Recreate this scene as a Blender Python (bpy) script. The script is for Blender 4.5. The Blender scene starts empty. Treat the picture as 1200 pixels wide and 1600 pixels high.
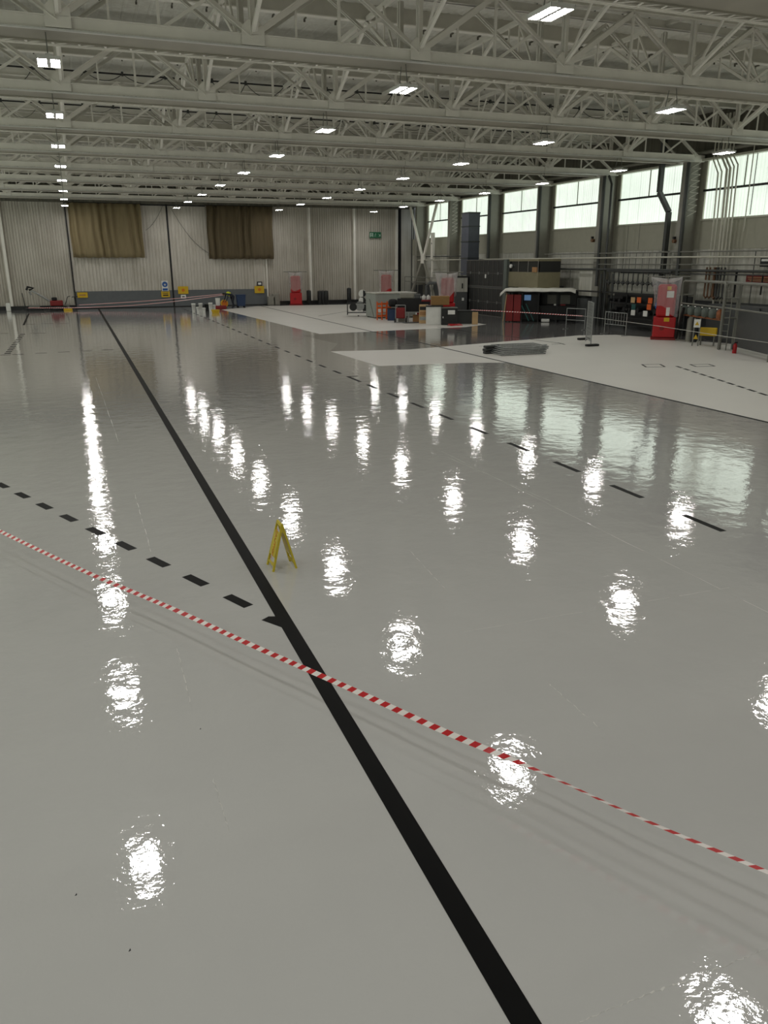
import bpy, math, random
from mathutils import Vector, Matrix
random.seed(7)
C = bpy.context.scene.collection
PI = math.pi
# ------------------------------------------------------------------ camera
CAMH = 3.6
FPX, PITCH, YAW, ROLL = 1224.1, 17.72, 20.79, -0.167
def axes():
    p, y, r = (math.radians(a) for a in (PITCH, YAW, ROLL))
    f = Vector((math.sin(y)*math.cos(p), math.cos(y)*math.cos(p), -math.sin(p)))
    rt = Vector((math.cos(y), -math.sin(y), 0)); up = rt.cross(f)
    return rt*math.cos(r)+up*math.sin(r), -rt*math.sin(r)+up*math.cos(r), f
RT, UP, FW = axes()
def F(px, py, z=0.0):                      # point of the photo on the level plane z
    d = FW + RT*((px-600)/FPX) + UP*((800-py)/FPX)
    t = (z-CAMH)/d.z
    return Vector((d.x*t, d.y*t, z))
def WX(px, py, X):                         # point of the photo on the plane x = X
    d = FW + RT*((px-600)/FPX) + UP*((800-py)/FPX)
    t = X/d.x
    return Vector((X, d.y*t, CAMH+d.z*t))
cam = bpy.data.cameras.new('camera'); co = bpy.data.objects.new('camera', cam); C.objects.link(co)
cam.sensor_fit = 'VERTICAL'; cam.sensor_height = 36; cam.lens = 36*FPX/1600
cam.clip_end = 300; cam.clip_start = 0.05
m = Matrix((RT, UP, -FW)).transposed().to_4x4(); m.translation = (0, 0, CAMH); co.matrix_world = m
bpy.context.scene.camera = co
# ------------------------------------------------------------------ materials
def lin(c):
    return tuple((x/12.92 if x <= .04045 else ((x+.055)/1.055)**2.4) for x in (v/255 for v in c))
def mat(name, rgb, rough=.5, metal=0, var=.08, scale=3.0, bump=0, bscale=40, alpha=None, trans=0, spec=.5, stretch=(1, 1, 1)):
    mt = bpy.data.materials.new(name); mt.use_nodes = True
    nt = mt.node_tree; b = nt.nodes['Principled BSDF']
    col = lin(rgb)
    tc = nt.nodes.new('ShaderNodeTexCoord'); mp = nt.nodes.new('ShaderNodeMapping'); mp.inputs['Scale'].default_value = stretch
    nt.links.new(tc.outputs['Object'], mp.inputs[0])
    ns = nt.nodes.new('ShaderNodeTexNoise'); ns.inputs['Scale'].default_value = scale; ns.inputs['Detail'].default_value = 5
    nt.links.new(mp.outputs[0], ns.inputs['Vector'])
    mx = nt.nodes.new('ShaderNodeMix'); mx.data_type = 'RGBA'
    mx.inputs['A'].default_value = (*[max(0, x*(1-var*2)) for x in col], 1)
    mx.inputs['B'].default_value = (*[min(1, x*(1+var*2)) for x in col], 1)
    nt.links.new(ns.outputs['Fac'], mx.inputs['Factor']); nt.links.new(mx.outputs['Result'], b.inputs['Base Color'])
    b.inputs['Roughness'].default_value = rough; b.inputs['Metallic'].default_value = metal
    b.inputs['Specular IOR Level'].default_value = spec
    if bump:
        n2 = nt.nodes.new('ShaderNodeTexNoise'); n2.inputs['Scale'].default_value = bscale
        nt.links.new(tc.outputs['Object'], n2.inputs['Vector'])
        bp = nt.nodes.new('ShaderNodeBump'); bp.inputs['Strength'].default_value = bump; bp.inputs['Distance'].default_value = .02
        nt.links.new(n2.outputs['Fac'], bp.inputs['Height']); nt.links.new(bp.outputs[0], b.inputs['Normal'])
    if alpha is not None: b.inputs['Alpha'].default_value = alpha
    if trans: b.inputs['Transmission Weight'].default_value = trans
    return mt
def emit(name, rgb, strength, base=(200, 200, 200)):
    mt = mat(name, base, .4); b = mt.node_tree.nodes['Principled BSDF']
    b.inputs['Emission Color'].default_value = (*lin(rgb), 1); b.inputs['Emission Strength'].default_value = strength
    return mt
def floor_mat(name, rgb, rough, wavy, var=.03, rough_noise=0.0, peel=.00036, spec=.5, coat=0):
    mt = bpy.data.materials.new(name); mt.use_nodes = True
    nt = mt.node_tree; b = nt.nodes['Principled BSDF']; N = nt.nodes.new; L = nt.links.new
    tc = N('ShaderNodeTexCoord'); col = lin(rgb)
    ns = N('ShaderNodeTexNoise'); ns.inputs['Scale'].default_value = .35; ns.inputs['Detail'].default_value = 6
    L(tc.outputs['Object'], ns.inputs['Vector'])
    mx = N('ShaderNodeMix'); mx.data_type = 'RGBA'
    mx.inputs['A'].default_value = (*[x*(1-var*2) for x in col], 1); mx.inputs['B'].default_value = (*[x*(1+var*2) for x in col], 1)
    L(ns.outputs['Fac'], mx.inputs['Factor']); L(mx.outputs['Result'], b.inputs['Base Color'])
    b.inputs['Roughness'].default_value = rough; b.inputs['Specular IOR Level'].default_value = spec
    if coat:
        b.inputs['Coat Weight'].default_value = coat; b.inputs['Coat Roughness'].default_value = .03; b.inputs['Coat IOR'].default_value = 1.6
    if rough_noise:
        nr = N('ShaderNodeTexNoise'); nr.inputs['Scale'].default_value = .5; nr.inputs['Detail'].default_value = 4
        L(tc.outputs['Object'], nr.inputs['Vector'])
        mr = N('ShaderNodeMapRange'); mr.inputs['To Min'].default_value = max(.02, rough-rough_noise); mr.inputs['To Max'].default_value = rough+rough_noise
        L(nr.outputs['Fac'], mr.inputs['Value']); L(mr.outputs[0], b.inputs['Roughness'])
    n1 = N('ShaderNodeTexNoise'); n1.inputs['Scale'].default_value = 2.4; n1.inputs['Detail'].default_value = 4; n1.inputs['Roughness'].default_value = .5
    n2 = N('ShaderNodeTexNoise'); n2.inputs['Scale'].default_value = 46; n2.inputs['Detail'].default_value = 2
    L(tc.outputs['Object'], n1.inputs['Vector']); L(tc.outputs['Object'], n2.inputs['Vector'])
    b1 = N('ShaderNodeBump'); b1.inputs['Strength'].default_value = 1; b1.inputs['Distance'].default_value = wavy
    b2 = N('ShaderNodeBump'); b2.inputs['Strength'].default_value = 1; b2.inputs['Distance'].default_value = peel
    L(n1.outputs['Fac'], b1.inputs['Height']); L(n2.outputs['Fac'], b2.inputs['Height'])
    n3 = N('ShaderNodeTexNoise'); n3.inputs['Scale'].default_value = 7.5; n3.inputs['Detail'].default_value = 2; L(tc.outputs['Object'], n3.inputs['Vector'])
    b3 = N('ShaderNodeBump'); b3.inputs['Strength'].default_value = 1; b3.inputs['Distance'].default_value = wavy*.22; L(n3.outputs['Fac'], b3.inputs['Height'])
    L(b1.outputs[0], b3.inputs['Normal']); L(b3.outputs[0], b2.inputs['Normal']); L(b2.outputs[0], b.inputs['Normal'])
    if coat: L(b2.outputs[0], b.inputs['Coat Normal'])
    return mt
def sheet_mat(name, rgb, dirt, rough=.6, spec=.3):        # painted ribbed cladding with rain-like grime streaks
    mt = bpy.data.materials.new(name); mt.use_nodes = True
    nt = mt.node_tree; b = nt.nodes['Principled BSDF']; N = nt.nodes.new; L = nt.links.new
    tc = N('ShaderNodeTexCoord'); mp = N('ShaderNodeMapping'); mp.inputs['Scale'].default_value = (3.5, 3.5, .18)
    L(tc.outputs['Object'], mp.inputs[0])
    n = N('ShaderNodeTexNoise'); n.inputs['Scale'].default_value = 1.6; n.inputs['Detail'].default_value = 6; L(mp.outputs[0], n.inputs['Vector'])
    n3 = N('ShaderNodeTexNoise'); n3.inputs['Scale'].default_value = .5; n3.inputs['Detail'].default_value = 5; L(tc.outputs['Object'], n3.inputs['Vector'])
    ml = N('ShaderNodeMath'); ml.operation = 'MULTIPLY'; L(n.outputs['Fac'], ml.inputs[0]); L(n3.outputs['Fac'], ml.inputs[1])
    mr = N('ShaderNodeMapRange'); mr.inputs['From Min'].default_value = .12; mr.inputs['From Max'].default_value = .38; L(ml.outputs[0], mr.inputs['Value'])
    mx = N('ShaderNodeMix'); mx.data_type = 'RGBA'; mx.inputs['A'].default_value = (*lin(rgb), 1); mx.inputs['B'].default_value = (*lin(dirt), 1)
    L(mr.outputs[0], mx.inputs['Factor']); L(mx.outputs['Result'], b.inputs['Base Color'])
    b.inputs['Roughness'].default_value = rough; b.inputs['Specular IOR Level'].default_value = spec
    return mt
M = dict(
    floor=floor_mat('glossy_grey_coating', (206, 205, 203), .045, .0068, rough_noise=.015, coat=1.0),
    primer=floor_mat('matte_pale_primer', (216, 213, 206), .42, .004, .03, .08, peel=0, spec=.35),
    haze=floor_mat('half_cured_coating', (212, 209, 205), .07, .0068, .03, .03, coat=1.0),
    grey_floor=floor_mat('mid_grey_coating', (132, 131, 129), .1, .005, .05, .04, coat=.6),
    line=mat('black_line_paint', (10, 10, 10), .5, spec=.12),
    joint=mat('sealed_joint', (222, 220, 215), .3, bump=.5, bscale=20),
    steel=mat('painted_white_steel', (234, 231, 221), .5, 0, .10, 1.2),
    steel_darker=mat('darker_white_steel', (162, 158, 144), .55, 0, .14, 1.0),
    deck=sheet_mat('white_roof_deck', (226, 226, 218), (206, 204, 194)),
    purlin=mat('grey_roof_purlin', (196, 193, 181), .6),
    clip=mat('dark_clip', (105, 103, 92), .7),
    clad=sheet_mat('white_door_cladding', (208, 203, 193), (186, 180, 168)),
    clad2=sheet_mat('grey_door_cladding', (200, 195, 184), (174, 168, 156)),
    dado=mat('grey_painted_dado', (98, 102, 104), .5, var=.06),
    dark=mat('near_black_steel', (30, 31, 31), .45),
    black=mat('matt_black', (14, 14, 15), .6),
    wallband=mat('grey_green_render', (168, 166, 150), .7, var=.05),
    wallwhite=sheet_mat('white_wall_panel', (206, 205, 196), (172, 170, 158)),
    wallgrey=mat('dark_grey_wall_panel', (78, 80, 80), .5),
    wallhigh=sheet_mat('dark_grey_cladding', (112, 110, 98), (84, 82, 72)),  # dark grey ribbed sheet of the upper walls
    curtain=mat('brown_curtain_cloth', (136, 122, 90), .8, var=.12, scale=2.5, stretch=(3, 1, .3)),
    curtain2=mat('dark_brown_curtain_cloth', (98, 86, 62), .8, var=.16, scale=2.5, stretch=(3, 1, .3)),
    colgrey=mat('grey_column_paint', (140, 138, 128), .5),
    coldark=mat('dark_pipe_paint', (62, 64, 62), .45),
    pipewhite=mat('white_pipe_paint', (196, 194, 180), .45),
    pipecopper=mat('stained_brown_pipe', (112, 82, 58), .5, .3),
    railgrey=mat('grey_service_pipe', (118, 118, 110), .45),
    galv=mat('galvanised_steel', (158, 160, 158), .4, .6, .12, 6),
    slate=mat('slate_blue_duct_paint', (78, 82, 92), .45),
    slate_dark=mat('dark_duct_paint', (52, 56, 54), .45),
    cabblack=mat('charcoal_cabinet', (44, 45, 44), .5),
    cabline=mat('grey_cabinet_frame', (112, 110, 104), .5),
    olive=mat('olive_booth_panel', (132, 126, 100), .6),
    greengrey=mat('grey_green_partition', (150, 155, 148), .5),
    red=mat('red_enamel', (176, 22, 28), .35, var=.06), darkred=mat('dull_red_paint', (130, 26, 26), .5),
    yellow=mat('safety_yellow', (214, 176, 30), .5), signyellow=mat('yellow_sign_plastic', (206, 186, 46), .45),
    orange=mat('orange_plastic', (222, 96, 32), .5), orangeink=mat('orange_lettering', (214, 118, 20), .5),
    white=mat('white_plastic', (226, 226, 220), .45), paper=mat('white_paper', (232, 232, 226), .7),
    blue=mat('dark_blue_plastic', (36, 58, 92), .5), bluesign=mat('blue_sign', (30, 84, 156), .5), screen=emit('pale_blue_screen', (120, 165, 215), .35, (60, 80, 100)),
    card=mat('brown_cardboard', (168, 126, 84), .8), wood=mat('raw_plywood', (156, 120, 72), .7, var=.12, stretch=(1, 1, 8)),
    tan=mat('tan_board', (196, 164, 120), .7), tarp=mat('white_tarpaulin', (216, 214, 204), .5, bump=.5, bscale=5),
    green=mat('green_sign', (18, 96, 62), .5), teal=mat('teal_paint', (36, 84, 80), .5),
    hivis=mat('hi_vis_yellow', (206, 216, 50), .7), trouser=mat('dark_work_trousers', (44, 46, 56), .8), skin=mat('skin', (176, 128, 100), .6), hair=mat('dark_hair', (38, 30, 26), .8),
    tape_red=mat('tape_red', (204, 16, 26), .35, var=.02), tape_white=mat('tape_white', (250, 242, 238), .35, var=.02),
    rope=mat('white_rope', (200, 198, 190), .7), glassdark=mat('dark_window_glass', (30, 34, 34), .1), valve=mat('grey_green_valve', (98, 106, 100), .5),
    brass=mat('orange_brown_fitting', (150, 92, 58), .45, .3), lampbody=mat('lamp_housing', (210, 210, 204), .4),
    led=emit('led_panel', (255, 252, 249), 92, (255, 255, 255)), exitlight=mat('sign_white', (220, 235, 225), .5),
    signred=mat('maroon_sign', (128, 40, 40), .5),
)
M['led'].cycles.emission_sampling = 'FRONT'
# clear plastic dust sheet
pm = mat('clear_plastic_sheet', (224, 224, 226), .22, bump=.9, bscale=5, alpha=.22, spec=.8); M['plastic'] = pm; M['plastic_far'] = mat('dusty_plastic_sheet', (200, 196, 192), .3, bump=.9, bscale=5, alpha=.34, spec=.6)
pm2 = mat('thick_plastic_sheet', (224, 222, 220), .3, bump=.9, bscale=5, alpha=.4, spec=.8); M['plastic2'] = pm2
# daylight through translucent ribbed glazing, and the added fill glow of the left panes
def glazing(WIN):
    mt = bpy.data.materials.new('daylit_and_fill_glazing'); mt.use_nodes = True
    nt = mt.node_tree; b = nt.nodes['Principled BSDF']; N = nt.nodes.new; L = nt.links.new
    tc = N('ShaderNodeTexCoord'); sp = N('ShaderNodeSeparateXYZ'); L(tc.outputs['Object'], sp.inputs[0])
    w = N('ShaderNodeMath'); w.operation = 'MULTIPLY'; w.inputs[1].default_value = 5.2; L(sp.outputs['Y'], w.inputs[0])
    fr = N('ShaderNodeMath'); fr.operation = 'FRACT'; L(w.outputs[0], fr.inputs[0])
    r1 = N('ShaderNodeMapRange'); r1.inputs['From Min'].default_value = 0; r1.inputs['From Max'].default_value = .28; r1.inputs['To Min'].default_value = .5; r1.inputs['To Max'].default_value = 1; L(fr.outputs[0], r1.inputs['Value'])
    w2 = N('ShaderNodeMath'); w2.operation = 'MULTIPLY'; w2.inputs[1].default_value = 1.12; L(sp.outputs['Y'], w2.inputs[0])
    fr2 = N('ShaderNodeMath'); fr2.operation = 'FRACT'; L(w2.outputs[0], fr2.inputs[0])
    r2 = N('ShaderNodeMapRange'); r2.inputs['From Min'].default_value = 0; r2.inputs['From Max'].default_value = .05; r2.inputs['To Min'].default_value = .45; r2.inputs['To Max'].default_value = 1; L(fr2.outputs[0], r2.inputs['Value'])
    ns = N('ShaderNodeTexNoise'); ns.inputs['Scale'].default_value = .8; L(tc.outputs['Object'], ns.inputs['Vector'])
    r3 = N('ShaderNodeMapRange'); r3.inputs['To Min'].default_value = .8; r3.inputs['To Max'].default_value = 1.1; L(ns.outputs['Fac'], r3.inputs['Value'])
    a = N('ShaderNodeMath'); a.operation = 'MULTIPLY'; L(r1.outputs[0], a.inputs[0]); L(r2.outputs[0], a.inputs[1])
    c = N('ShaderNodeMath'); c.operation = 'MULTIPLY'; L(a.outputs[0], c.inputs[0]); L(r3.outputs[0], c.inputs[1])
    s = N('ShaderNodeMath'); s.operation = 'MULTIPLY'; s.inputs[1].default_value = WIN; L(c.outputs[0], s.inputs[0])
    b.inputs['Base Color'].default_value = (.6, .66, .6, 1); b.inputs['Roughness'].default_value = .4
    b.inputs['Emission Color'].default_value = (*lin((238, 250, 236)), 1); L(s.outputs[0], b.inputs['Emission Strength'])
    return mt
M['glazing'] = glazing(1.2); M['glazing_left_fill'] = glazing(3.3)  # left panes are unseen, added and made stronger as fill light
# ------------------------------------------------------------------ mesh builder
class MB:
    def __init__(s): s.v = []; s.f = []; s.m = []; s.mi = 0; s.mats = []; s.sm = []
    def use(s, name):
        if name not in s.mats: s.mats.append(name)
        s.mi = s.mats.index(name); return s
    def add(s, vs, fs, smooth=False):
        o = len(s.v); s.v += [tuple(v) for v in vs]; s.f += [tuple(i+o for i in f) for f in fs]
        s.m += [s.mi]*len(fs); s.sm += [smooth]*len(fs); return s
    def box(s, x0, x1, y0, y1, z0, z1, rot=0, c=None, bev=0):
        vs = [Vector((x, y, z)) for z in (z0, z1) for y in (y0, y1) for x in (x0, x1)]
        if rot:
            cc = Vector(c or ((x0+x1)/2, (y0+y1)/2, 0)); R = Matrix.Rotation(rot, 3, 'Z')
            vs = [R @ (v-Vector((cc.x, cc.y, 0)))+Vector((cc.x, cc.y, 0)) for v in vs]
        return s.add(vs, [(0, 2, 3, 1), (4, 5, 7, 6), (0, 1, 5, 4), (2, 6, 7, 3), (0, 4, 6, 2), (1, 3, 7, 5)])
    def bar(s, a, b, w, h=None, up=(0, 0, 1)):           # rectangular bar from a to b
        a = Vector(a); b = Vector(b); h = h or w; d = (b-a).normalized(); u = Vector(up)
        if abs(d.dot(u)) > .99: u = Vector((0, 1, 0))
        x = d.cross(u).normalized(); y = x.cross(d)
        vs = [p + x*(i*w/2) + y*(j*h/2) for p in (a, b) for (i, j) in ((-1, -1), (1, -1), (1, 1), (-1, 1))]
        return s.add(vs, [(0, 3, 2, 1), (4, 5, 6, 7), (0, 1, 5, 4), (1, 2, 6, 5), (2, 3, 7, 6), (3, 0, 4, 7)])
    def angle(s, a, b, w, t=.018):                       # twin steel angles back to back
        a = Vector(a); b = Vector(b); d = (b-a).normalized()
        side = Vector((0, 1, 0)); n = d.cross(side).normalized()
        for sg in (-1, 1):
            s.bar(a+side*sg*.03, b+side*sg*.03, w, t, up=side)
            s.bar(a+side*sg*(.03+w/3)+n*(w/2), b+side*sg*(.03+w/3)+n*(w/2), t, w*.66, up=side)
        return s
    def tube(s, pts, r, n=8, closed=False, caps=True):
        pts = [Vector(p) for p in pts]; N = len(pts); rs = r if isinstance(r, (list, tuple)) else [r]*N
        vs = []; px = None
        for i, p in enumerate(pts):
            a = pts[(i-1) % N] if (closed or i) else p; b = pts[(i+1) % N] if (closed or i < N-1) else p
            d = (b-a).normalized()
            if px is None: px = d.orthogonal().normalized()
            px = (px-d*px.dot(d)); px = px.normalized() if px.length > 1e-6 else d.orthogonal().normalized()
            py = d.cross(px)
            vs += [p+(px*math.cos(2*PI*k/n)+py*math.sin(2*PI*k/n))*rs[i] for k in range(n)]
        fs = []
        for i in range(N if closed else N-1):
            j = (i+1) % N
            fs += [(i*n+k, i*n+(k+1) % n, j*n+(k+1) % n, j*n+k) for k in range(n)]
        s.add(vs, fs, True)
        if caps and not closed: s.add(vs[:n], [tuple(range(n))[::-1]]); s.add(vs[-n:], [tuple(range(n))])
        return s
    def lathe(s, prof, c=(0, 0, 0), n=20):               # profile [(r, z)] round a vertical axis
        c = Vector(c); vs = []
        for r, z in prof: vs += [c+Vector((r*math.cos(2*PI*k/n), r*math.sin(2*PI*k/n), z)) for k in range(n)]
        fs = []
        for i in range(len(prof)-1): fs += [(i*n+k, i*n+(k+1) % n, (i+1)*n+(k+1) % n, (i+1)*n+k) for k in range(n)]
        s.add(vs, fs, True)
        s.add(vs[:n], [tuple(range(n))[::-1]]); s.add(vs[-n:], [tuple(range(n))]); return s
    def grid(s, fn, nu, nv, thick=None, smooth=True):
        vs = [Vector(fn(i/nu, j/nv)) for j in range(nv+1) for i in range(nu+1)]
        fs = [(j*(nu+1)+i, j*(nu+1)+i+1, (j+1)*(nu+1)+i+1, (j+1)*(nu+1)+i) for j in range(nv) for i in range(nu)]
        s.add(vs, fs, smooth); return s
    def build(s, name, mt=None, parent=None, bevel=0, solid=0):
        me = bpy.data.meshes.new(name); me.from_pydata(s.v, [], s.f)
        mats = s.mats or [mt]
        for x in mats: me.materials.append(M[x])
        me.polygons.foreach_set('material_index', s.m if s.mats else [0]*len(s.f)); me.polygons.foreach_set('use_smooth', s.sm); me.update()
        o = bpy.data.objects.new(name, me); C.objects.link(o)
        if parent: o.parent = parent
        if bevel:
            bv = o.modifiers.new('bevel', 'BEVEL'); bv.width = bevel; bv.segments = 2; bv.limit_method = 'ANGLE'
        if solid:
            sd = o.modifiers.new('solidify', 'SOLIDIFY'); sd.thickness = solid; sd.offset = 0
        return o
def tag(o, label=None, cat=None, group=None, kind=None):
    if label: o['label'] = label
    if cat: o['category'] = cat
    if group: o['group'] = group
    if kind: o['kind'] = kind
    return o
def thing(name, label, cat, loc=(0, 0, 0), rz=0, group=None):
    o = bpy.data.objects.new(name, None); C.objects.link(o); o.location = loc; o.rotation_euler = (0, 0, rz); o.empty_display_size = .2
    return tag(o, label, cat, group)
KIDS = {}
def copy_tree(o, parent=None):
    c = o.copy(); C.objects.link(c)
    if parent: c.parent = parent
    for ch in list(o.children): copy_tree(ch, c)
    return c
def struct(o): o['kind'] = 'structure'; return o
def text_mesh(name, txt, size, mt, mw, parent=None, extrude=.001):
    cu = bpy.data.curves.new(name, 'FONT'); cu.body = txt; cu.size = size; cu.extrude = extrude; cu.align_x = 'CENTER'; cu.align_y = 'CENTER'
    t = bpy.data.objects.new(name, cu); C.objects.link(t); bpy.context.view_layer.update()
    me = bpy.data.meshes.new_from_object(t); bpy.data.objects.remove(t)
    me.name = name; me.materials.clear(); me.materials.append(M[mt]); me.transform(mw)
    o = bpy.data.objects.new(name, me); C.objects.link(o)
    if parent: o.parent = parent
    return o
# ------------------------------------------------------------------ dimensions
S = 6.76; XL, XR = -12.2, 29.7; YB, YF = -10.0, 70.6; ZC = 8.2; ZT = 10.15; ZD = 10.42; COLX = 28.8
NODES = [-12.0+4.1*k for k in range(11)]           # ..., 0.3, 4.4, ... 29.0
KS = list(range(-1, 11))
# ------------------------------------------------------------------ floor and its markings
fl = struct(MB().box(XL-.3, XR+.3, YB-.3, YF+.6, -.2, 0).build('floor', 'floor'))
def poly(pts, z, mt, name):
    vs = [(p[0], p[1], z) for p in pts]+[(p[0], p[1], .0002) for p in pts]; n = len(pts)
    a = sum(pts[i][0]*pts[(i+1) % n][1]-pts[(i+1) % n][0]*pts[i][1] for i in range(n))
    top = tuple(range(n)) if a > 0 else tuple(range(n))[::-1]
    fs = [top]+[(i, (i+1) % n, n+(i+1) % n, n+i) if a < 0 else (i, n+i, n+(i+1) % n, (i+1) % n) for i in range(n)]
    return MB().add(vs, fs).build(name, mt, fl)
def pf(*px): return [F(*p)[:2] for p in px]
Z1, Z2, Z3 = .0006, .0011, .0022
# pale primer patches and darker coats
poly(pf((346, 484), (400, 478.5), (628, 474), (690, 496), (760, 507), (728, 511), (600, 517), (500, 522)), Z1, 'primer', 'primer_patch')
poly(pf((516, 549), (640, 546), (760, 536), (905, 524), (962, 523), (1060, 530))+[Vector((27.9, 27)), Vector((27.4, 9)), Vector((14.75, 9)), Vector((14.75, 13.5)), Vector((14.75, 26)), Vector((13.2, 26.5))]+pf((592, 572)), Z1, 'primer', 'primer_patch')
poly([(8.4, 23.6), (8.3, 30.2), (14.7, 30), (14.7, 22), (14.7, 9), (12.6, 9), (12.4, 22.4)], .0004, 'haze', 'half_cured_patch')
poly(pf((190, 486), (165, 485), (203, 526), (240, 528)), Z1, 'haze', 'half_cured_patch')
poly(pf((286, 565), (282, 568), (330, 618), (352, 622)), Z1, 'haze', 'half_cured_patch')
poly(pf((728, 511), (760, 507), (800, 504), (900, 500), (1035, 512), (1060, 530), (962, 523), (905, 524), (760, 536), (640, 546), (516, 549), (528, 537), (470, 524), (600, 517)), .0005, 'grey_floor', 'grey_floor_band')
poly([(20.9, 44), (21.2, 46), (26, 56), (29.4, 56), (29.4, 20), (25.5, 20), (26.0, 25), (26.9, 30.5), (26.6, 36), (24.6, 43)], .0003, 'grey_floor', 'grey_floor_band')
def strip(x0, y0, x1, y1, w, name='painted_line', z=Z3, mt='line'):
    d = Vector((x1-x0, y1-y0)).normalized(); n = Vector((-d.y, d.x))*(w/2); a = Vector((x0, y0)); b = Vector((x1, y1))
    return poly([a-n, b-n, b+n, a+n], z, mt, name)
strip(1.69, YB+1, 1.69, 69.9, .145)
strip(14.8, YB+1, 14.8, 69.9, .11)
# middle dashed line, long dashes near, short ones far
y = 6.9
for i in range(0, 60):
    y0 = 1.4 + i*1.745
    if y0 > 68: break
    if 23.2 < y0 < 24.6: continue
    strip(8.1, y0-.4, 8.1, y0+.4, .11, 'painted_dash', Z2)
strip(8.1, 23.4, 8.1, 24.7, .11, 'painted_dash', Z2); strip(8.05, 24.65, 8.45, 24.65, .11, 'painted_dash', Z2+.0004)
# near slanting dashed line running up to the long line
dx, dy = -.354, .775; L = math.hypot(dx, dy); ux, uy = dx/L, dy/L
for i in range(0, 18):
    cx, cy = 1.32+dx*i, 8.08+dy*i
    strip(cx-ux*.205, cy-uy*.205, cx+ux*.205, cy+uy*.205, .125, 'painted_dash', Z2)
poly([(1.46, 7.50), (1.55, 7.56), (1.64, 7.53), (1.64, 7.22)], Z2, 'line', 'painted_dash')
# far left boxes and dashes
for i in range(12):
    a = F(12+i*2.1, 552-i*2.7); strip(a.x, a.y-.17, a.x, a.y+.17, .24, 'painted_dash', Z2)
for x0, x1 in ((28, 28), (64, 64), (100, 100), (135, 135), (168, 168), (8, 8)):
    a = F(x0-9, 554-(x0-28)*.05); b = F(x0+9, 553.2-(x0-28)*.05); strip(a.x, a.y, b.x, b.y, .12, 'painted_dash', Z2)
for a, b in (((0, 521), (13, 521)), ((47, 521), (71, 520.5)), ((45, 490), (37, 508)), ((60, 491), (80, 491)), ((40, 506.5), (56, 506.5)), ((64, 506), (84, 505.5)), ((92, 505.6), (108, 505)), ((15, 492), (33, 491.5))):
    a = F(*a); b = F(*b); strip(a.x, a.y, b.x, b.y, .12, 'painted_dash', Z2)
# far right: two outlined squares with a dashed line
for q in (((1003, 569.5), (1031, 569), (1039, 573.2), (1010, 573.8)), ((1078, 569.5), (1107, 569), (1117, 572.2), (1088, 573))):
    p = [F(*t) for t in q]
    for i in range(4): strip(p[i].x, p[i].y, p[(i+1) % 4].x, p[(i+1) % 4].y, .075, 'painted_line', Z2+.0002*i)
a = F(1061, 573.5); b = F(1196, 617)
for i in range(10):
    t = i/9.2; cx, cy = a.x+(b.x-a.x)*t, a.y+(b.y-a.y)*t; d = (b-a).normalized()*.24
    strip(cx-d.x, cy-d.y, cx+d.x, cy+d.y, .12, 'painted_dash', Z2)
a = F(690, 512); b = F(865, 535)
for i in range(14):
    t = i/13; cx, cy = a.x+(b.x-a.x)*t, a.y+(b.y-a.y)*t; d = (b-a).normalized()*.45
    strip(cx-d.x, cy-d.y, cx+d.x, cy+d.y, .09, 'painted_dash', Z2)
for a, b in (((862, 538), (880, 537)), ((872, 535.5), (883, 538.5)), ((748, 541), (776, 541.3)), ((497, 494), (545, 486)), ((742, 521), (700, 513))):
    a = F(*a); b = F(*b); strip(a.x, a.y, b.x, b.y, .08, 'painted_line', Z2+.0006)
# faint sealed joints under the coating
def wob(a, b, w, n=24, amp=.006, name='floor_joint', z=.0016, mt='joint'):
    a = F(*a); b = F(*b); pts = [a.lerp(b, i/n)+Vector((random.uniform(-amp, amp), random.uniform(-amp, amp), 0)) for i in range(n+1)]
    mb = MB()
    for i in range(n):
        d = (pts[i+1]-pts[i]).normalized(); nn = Vector((-d.y, d.x, 0))*w*random.uniform(.25, .7)*(1 if math.sin(i*1.7+w*900) > -.35 else .15)
        p, q = pts[i], pts[i+1]; u = Vector((0, 0, z))
        b0 = Vector((0, 0, .0003)); mb.add([p-nn+b0, q-nn+b0, q+nn+b0, p+nn+b0, p+u, q+u], [(0, 1, 5, 4), (4, 5, 2, 3)], True)
    return mb.build(name, mt, fl)
for a, b, w in (((690, 705), (1200, 957), .006), ((725, 987), (1140, 918), .006), ((855, 1066), (942, 1142), .005), ((276, 1010), (300, 1106), .005), ((1018, 1552), (1125, 1512), .009), ((900, 1598), (1018, 1552), .005), ((332, 1215), (358, 1298), .005),
                ((210, 770), (236, 862), .006), ((640, 860), (700, 925), .005), ((150, 590), (185, 690), .008), ((1125, 1512), (1198, 1482), .004), ((700, 715), (860, 783), .006)):
    wob(a, b, w)
for px, py in ((117, 1400), (201, 1487), (312, 1140)):
    p = F(px, py); poly([p[:2], (p.x+.012, p.y+.004), (p.x+.01, p.y+.02)], .002, 'black', 'floor_speck')
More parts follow.
